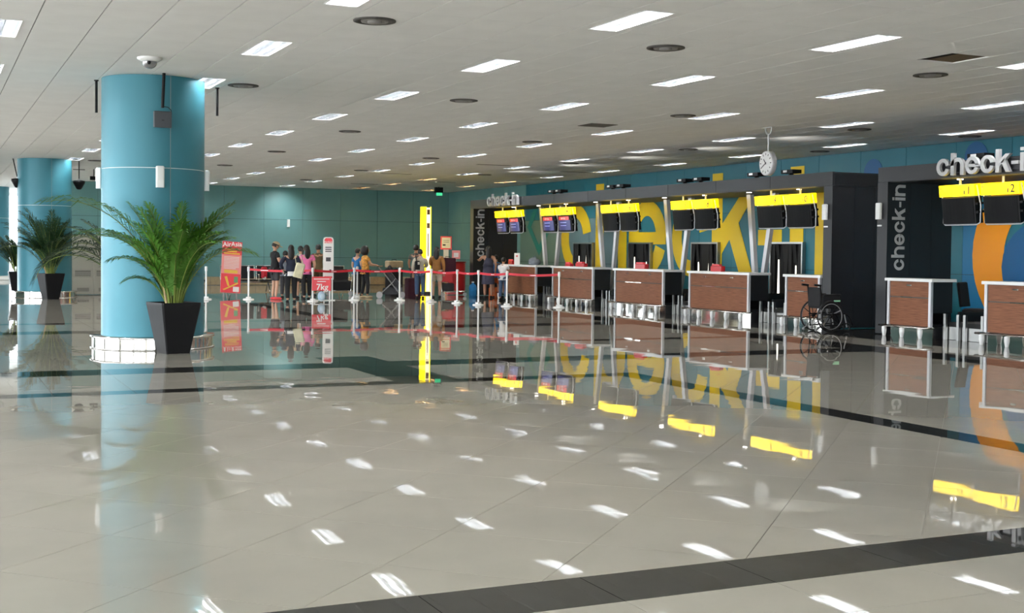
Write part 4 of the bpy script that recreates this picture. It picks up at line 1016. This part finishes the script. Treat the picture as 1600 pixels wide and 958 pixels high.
# pushchair
t = thing('pushchair', 'grey and black pushchair pushed by the woman in orange', 'pushchair', (13.28, 37.7, 0), math.radians(-20))
for s in (-1, 1):
    MB().tube([(-.42, s*.2, .98), (-.30, s*.22, .85), (.28, s*.22, .10)], .014, 8).tube([(-.38, s*.22, .10), (.02, s*.22, .48), (.12, s*.22, .62)], .014, 8).build('side_frame', 'grey', t)
    for x in (-.38, .32): MB().tube([(x, s*.22-.02, .10), (x, s*.22+.02, .10)], .10, 18).tube([(x, s*.27-.02, .10), (x, s*.27+.02, .10)], .10, 18).build('wheel', 'grey', t)
MB().tube([(-.42, -.2, .98), (-.45, 0, 1.0), (-.42, .2, .98)], .018, 8).build('handlebar', 'black', t)
FX = Matrix.Translation((-.02, 0, .52)) @ Matrix.Rotation(math.radians(-38), 4, 'Y')   # local z runs up the reclined frame
MB().bbox(.02, .17, -.20, .20, -.34, .42, .03, X=FX).build('seat', 'cshort', t)
for q in (-.12, .12): MB().bbox(.17, .185, q-.03, q+.03, -.30, .38, .004, X=FX).build('harness', 'cgrey', t)
MB().bbox(.17, .30, -.19, .19, .22, .44, .03, X=FX).build('hood', 'cshort', t)
MB().bbox(-.28, .22, -.17, .17, .12, .32, .03).build('basket', 'cshort', t)
MB().bbox(.10, .34, -.17, .17, .22, .36, .03).build('leg_cover', 'cgrey', t)

# ------------------------------------------------------------------ people
SK = .80
def skin_mesh(nodes, edges, sub=1):
    me = bpy.data.meshes.new('tmp'); me.from_pydata([(p[0], p[1]/SK, p[2]) for p, r in nodes], edges, [])
    o = bpy.data.objects.new('tmp', me); COL.objects.link(o)
    m = o.modifiers.new('s', 'SKIN'); m.use_smooth_shade = True; m.branch_smoothing = .6
    for i, (p, r) in enumerate(nodes):
        sv = me.skin_vertices[0].data[i]; rr = r if isinstance(r, tuple) else (r, r); sv.radius = rr; sv.use_root = (i == 0)
    s = o.modifiers.new('d', 'SUBSURF'); s.levels = sub
    dg = bpy.context.evaluated_depsgraph_get(); ev = o.evaluated_get(dg).to_mesh()
    vs = [(v.co.x, v.co.y*SK, v.co.z) for v in ev.vertices]; fs = [tuple(p.vertices) for p in ev.polygons]
    o.evaluated_get(dg).to_mesh_clear(); bpy.data.objects.remove(o); bpy.data.meshes.remove(me)
    return vs, fs
ARMS = {'down': ((-.22, -.03, 1.10), (-.215, .06, .86)), 'phone': ((-.21, .02, 1.12), (-.10, .26, 1.20)), 'forward': ((-.20, .10, 1.13), (-.15, .36, 1.08)), 'reach': ((-.24, .20, 1.24), (-.22, .46, 1.26)), 'hip': ((-.28, -.08, 1.14), (-.20, .06, .98))}
def hand(b, w, d, s):
    d = Vector(d).normalized(); sd = Vector((s, 0, 0)); sd = (sd-d*sd.dot(d)).normalized(); n = d.cross(sd)
    w = Vector(w); c = w+d*.045
    X = Matrix((( sd.x, d.x, n.x, c.x), (sd.y, d.y, n.y, c.y), (sd.z, d.z, n.z, c.z), (0, 0, 0, 1)))
    b.ball((0, 0, 0), (.038, .05, .016), 10, 6, X=X)
    for k, (o, L) in enumerate(((-.028, .062), (-.010, .074), (.010, .070), (.027, .054))):
        p0 = c+sd*o+d*.035; p1 = p0+d*L*.55-n*.006; p2 = p1+d*L*.40-n*.018; b.tube([p0, p1, p2], [.0085, .008, .006], 6)
    p0 = c-sd*.030-d*.01; b.tube([p0, p0-sd*.022+d*.025, p0-sd*.030+d*.055-n*.006], [.010, .009, .007], 6)
def person(x, y, face, H, label, top, bottom, kind='trousers', sleeve='short', la='down', ra='down', hair='short', skin='skin', shoes='cblack', stride=.0, cap=None, hem=None, nod=0):
    """face: heading angle in degrees, 0 = +x, 90 = +y. Local forward is +y."""
    t = thing('person', label, 'person', (x, y, 0), math.radians(face-90)); k = H/1.70; t.scale = (k*1.12, k*1.12, k)
    def arm(s, pose):
        e, w = ARMS[pose]; sg = 1 if s < 0 else -1
        return (e[0]*sg if s < 0 else -e[0], e[1], e[2]), (w[0]*sg if s < 0 else -w[0], w[1], w[2])
    st = stride
    legs = []
    for s in (-1, 1):
        f = st*(1 if s > 0 else -1)
        legs.append(((s*.085, 0, .86), (s*.095, .02+f*.5, .47), (s*.095, -.02+f, .085)))
    N = [((0, 0, .93), (.135, .13)), ((0, .005, 1.08), (.115, .10)), ((0, 0, 1.27), (.135, .12)), ((0, -.01, 1.42), (.07, .07)), ((0, .005, 1.50), .050), ((0, .012+nod*.02, 1.56), .05)]
    E = [(0, 1), (1, 2), (2, 3), (3, 4), (4, 5)]
    for s, pose in ((-1, la), (1, ra)):
        e, w = arm(s, pose); i = len(N)
        N += [((s*.16, -.01, 1.375), .062), (e, .042), (w, .028)]; E += [(2, i), (i, i+1), (i+1, i+2)]
    for hp, kn, an in legs:
        i = len(N); N += [(hp, .088), (kn, .056), (an, .037)]; E += [(0, i), (i, i+1), (i+1, i+2)]
    vs, fs = skin_mesh(N, E); b = MB().add(vs, fs, 0, True)
    # head with nose, ears and eyes, chin tucked with the nod
    HX = Matrix.Translation((0, .02, 1.59)) @ Matrix.Rotation(-nod, 4, 'X')
    def hf(x_, y_, z_):
        if z_ < 0: x_ *= 1-.28*(-z_)**1.5; y_ *= 1-.10*(-z_)
        return (x_, y_+(.10 if z_ < -.3 and y_ > .3 else 0), z_)
    b.ball((0, 0, 0), (.074, .094, .112), 20, 14, X=HX, fn=hf)
    b.add([(-.011, .088, .012), (.011, .088, .012), (.016, .090, -.030), (-.016, .090, -.030), (0, .113, -.024)], [(0, 1, 4), (1, 2, 4), (2, 3, 4), (3, 0, 4)], 0, True, X=HX)
    for s in (-1, 1):
        b.ball((s*.076, 0, -.008), (.010, .020, .030), 8, 6, X=HX); b.ball((s*.030, .083, .008), (.012, .007, .007), 8, 6, 1, X=HX)
    b.tube([HX @ Vector((-.022, .084, -.058)), HX @ Vector((0, .092, -.060)), HX @ Vector((.022, .084, -.058))], .0045, 5, 2)
    for s, pose in ((-1, la), (1, ra)):
        e, w = arm(s, pose); hand(b, w, Vector(w)-Vector(e), s)
    b.build('body', [skin, 'eye', 'cwine'], t)
    # hair
    def hr(x_, y_, z_): return (x_, min(y_, .55+.35*z_ if z_ > 0 else .15), z_ if z_ > -.55 else -.55)
    h = MB().ball((0, -.008, .012), (.084, .104, .118), 18, 12, X=HX, fn=hr)
    if hair == 'long': h.ball((0, -.075, -.13), (.088, .045, .20), 14, 10, X=HX)
    if hair == 'big': h.ball((0, -.035, -.01), (.155, .14, .17), 16, 12, X=HX, fn=lambda a, c, d: (a, min(c, .5), d))
    if hair == 'tail': h.tube([HX @ Vector((0, -.10, .03)), HX @ Vector((0, -.16, -.03)), HX @ Vector((0, -.15, -.22))], [.03, .035, .012], 8)
    h.build('hair', 'hair', t)
    # top
    g = .018; lo = .84 if hem is None else hem
    TN = [((0, 0, .95), (.152, .145)), ((0, .005, 1.08), (.138, .125)), ((0, 0, 1.27), (.153, .138)), ((0, -.01, 1.40), (.09, .085)), ((0, 0, 1.455), .068)]
    TE = [(0, 1), (1, 2), (2, 3), (3, 4)]
    if lo < .93: TN.append(((0, 0, lo), (.16, .15))); TE.append((0, 5))
    for s, pose in ((-1, la), (1, ra)):
        if sleeve == 'none': continue
        e, w = arm(s, pose); i = len(TN); sh = Vector((s*.16, -.01, 1.375)); e = Vector(e); w = Vector(w)
        if sleeve == 'short': TN += [(tuple(sh), .080), (tuple(sh.lerp(e, .62)), .062)]; TE += [(2, i), (i, i+1)]
        else: TN += [(tuple(sh), .080), (tuple(e), .058), (tuple(e.lerp(w, .88)), .042)]; TE += [(2, i), (i, i+1), (i+1, i+2)]
    vs, fs = skin_mesh(TN, TE); MB().add(vs, fs, 0, True).build('shirt' if kind != 'dress' else 'dress_top', top, t)
    # bottoms
    if kind in ('trousers', 'shorts'):
        BN = [((0, 0, .93), (.142, .137))]; BE = []
        for hp, kn, an in legs:
            i = len(BN); hp_, kn_, an_ = Vector(hp), Vector(kn), Vector(an)
            if kind == 'trousers': BN += [(hp, .100), (kn, .074), (tuple(kn_.lerp(an_, .92)), .062)]; BE += [(0, i), (i, i+1), (i+1, i+2)]
            else: BN += [(hp, .105), (tuple(hp_.lerp(kn_, .85)), .095)]; BE += [(0, i), (i, i+1)]
        vs, fs = skin_mesh(BN, BE); MB().add(vs, fs, 0, True).build(kind, bottom, t)
    else:
        z0 = .46 if kind == 'dress' else .52
        MB().lathe([(.20, z0), (.185, .65), (.17, .82), (.15, 1.0), (.12, 1.05)], n=24, X=Matrix.Diagonal((1, .82, 1, 1))).build('skirt', bottom, t)
    for hp, kn, an in legs:
        MB().ball((an[0], an[1]+.055, .035), (.046, .125, .045), 14, 8, fn=lambda a, c, d: (a*(1-.15*c), c, max(d, -.75))).build('shoe', shoes, t)
    if cap:
        c = MB().ball((0, -.003, .045), (.090, .108, .085), 18, 10, X=HX, fn=lambda a, c_, d: (a, c_, max(d, -.1)))
        c.ball((0, .13, .042), (.07, .075, .010), 14, 6, X=HX); c.build('cap', cap, t)
    return t
person(9.37, 37.05, 12, 1.72, 'man in black t-shirt, dark shorts, tan cap and red sandals, looking down', 'cblack', 'cshort', 'shorts', 'short', 'phone', 'phone', 'short', 'skin2', 'signred', cap='ctan', nod=.45)
person(9.93, 38.0, 60, 1.45, 'child in grey shirt between the capped man and navy jacket', 'cgrey', 'cshort', 'trousers', 'short', 'down', 'down', 'short', 'skin')
person(9.25, 34.75, 80, 1.62, 'woman with long black hair in a navy jacket over white shirt hem', 'cnavy', 'cblack', 'trousers', 'long', 'hip', 'down', 'long', 'skin2', stride=.06)
person(10.19, 36.5, 95, 1.63, 'woman with long black hair in a pink jacket', 'cpink', 'cblack', 'trousers', 'short', 'down', 'down', 'long', 'skin2', stride=.05, hem=.86)
person(10.35, 37.75, 100, 1.60, 'woman in white blouse half hidden behind the pink jacket', 'cwhite', 'cshort', 'shorts', 'short', 'down', 'down', 'tail', 'skin2')
person(11.35, 39.3, 85, 1.66, 'man in olive brown shirt standing behind the tall white sign', 'cbrown', 'cbrown', 'trousers', 'long', 'down', 'down', 'short', 'skin')
person(12.42, 37.75, 5, 1.60, 'woman with bushy black hair in orange floral blouse, pushing a pushchair', 'corange', 'cblack', 'trousers', 'short', 'forward', 'forward', 'big', 'skin2', 'ctan', stride=.05)
person(12.5, 38.8, 20, 1.55, 'person in bright blue hidden behind the woman in orange', 'cblue', 'cblack', 'trousers', 'short', 'down', 'hip', 'short', 'skin2')
person(14.42, 38.6, 40, 1.68, 'man in dark grey shirt behind the woman in cream', 'cgreym', 'cshort', 'trousers', 'short', 'down', 'down', 'short', 'skin')
person(13.95, 36.95, 70, 1.55, 'woman in cream top and blue jeans with a shoulder bag', 'ccream', 'cjean', 'trousers', 'long', 'down', 'forward', 'short', 'skin2', hem=.80, stride=.03)
person(14.62, 37.25, 60, 1.62, 'woman with long hair in mustard top and pale shorts', 'cmust', 'cskirt', 'shorts', 'long', 'forward', 'down', 'long', 'skin2')
person(16.3, 37.0, 75, 1.66, 'woman in a sleeveless dark grey dress reaching to the left', 'cdress', 'cdress', 'dress', 'none', 'reach', 'down', 'long', 'skin')
person(16.78, 37.45, 80, 1.38, 'child in blue and orange beside the woman in the grey dress', 'cblue', 'cbrt', 'shorts', 'short', 'down', 'down', 'short', 'skin')
person(16.08, 35.35, 40, 1.32, 'child in white shirt and blue jeans standing at the far desk', 'cwhite', 'cjean', 'trousers', 'short', 'forward', 'forward', 'short', 'skin', stride=.03)
# bags carried
t = thing('shoulder_bag', 'large cream shoulder bag on the woman in the navy jacket', 'bag', (9.42, 34.55, .88), math.radians(-15))
X = Matrix.Rotation(.25, 4, 'Y'); MB().bbox(-.13, .13, -.06, .06, -.17, .25, .03, X=X).build('bag_body', 'cbag', t)
MB().tube([(-.08, 0, .24), (-.1, 0, .42), (-.03, .06, .52), (.06, .03, .42), (.12, 0, .22)], .010, 6).build('strap', 'cbag', t)
t = thing('shirt_hem', '', 'clothing'); bpy.data.objects.remove(t)
t = thing('shoulder_bag', 'black shoulder bag with white tag on the woman in cream', 'bag', (13.80, 36.80, 1.05), math.radians(30))
MB().bbox(-.09, .09, -.05, .05, -.14, .14, .025).build('bag_body', 'cblack', t); MB().tube([(-.06, 0, .13), (-.03, .05, .33), (.05, .05, .13)], .010, 6).build('strap', 'cblack', t); MB().bbox(-.05, .05, -.056, -.051, .02, .10, .004).build('tag', 'signwhite', t)
t = thing('pink_cloth_bag', 'red cloth bag with white end on the seats behind the man in the cap', 'bag', (10.45, 42.8, .45), .3)
MB().bbox(-.09, .09, -.08, .08, .06, .44, .03).build('bag_body', 'belt', t); MB().ball((0, -.02, .07), .07, 10, 8).build('white_end', 'cwhite', t)
# white shirt hem shows below the navy jacket
for o in bpy.data.objects:
    if o.get('label', '').startswith('woman with long black hair in a navy'):
        MB().lathe([(.175, .80), (.17, .90), (.15, .93)], n=20, X=Matrix.Diagonal((1, .82, 1, 1))).build('shirt_hem', 'cwhite', o)
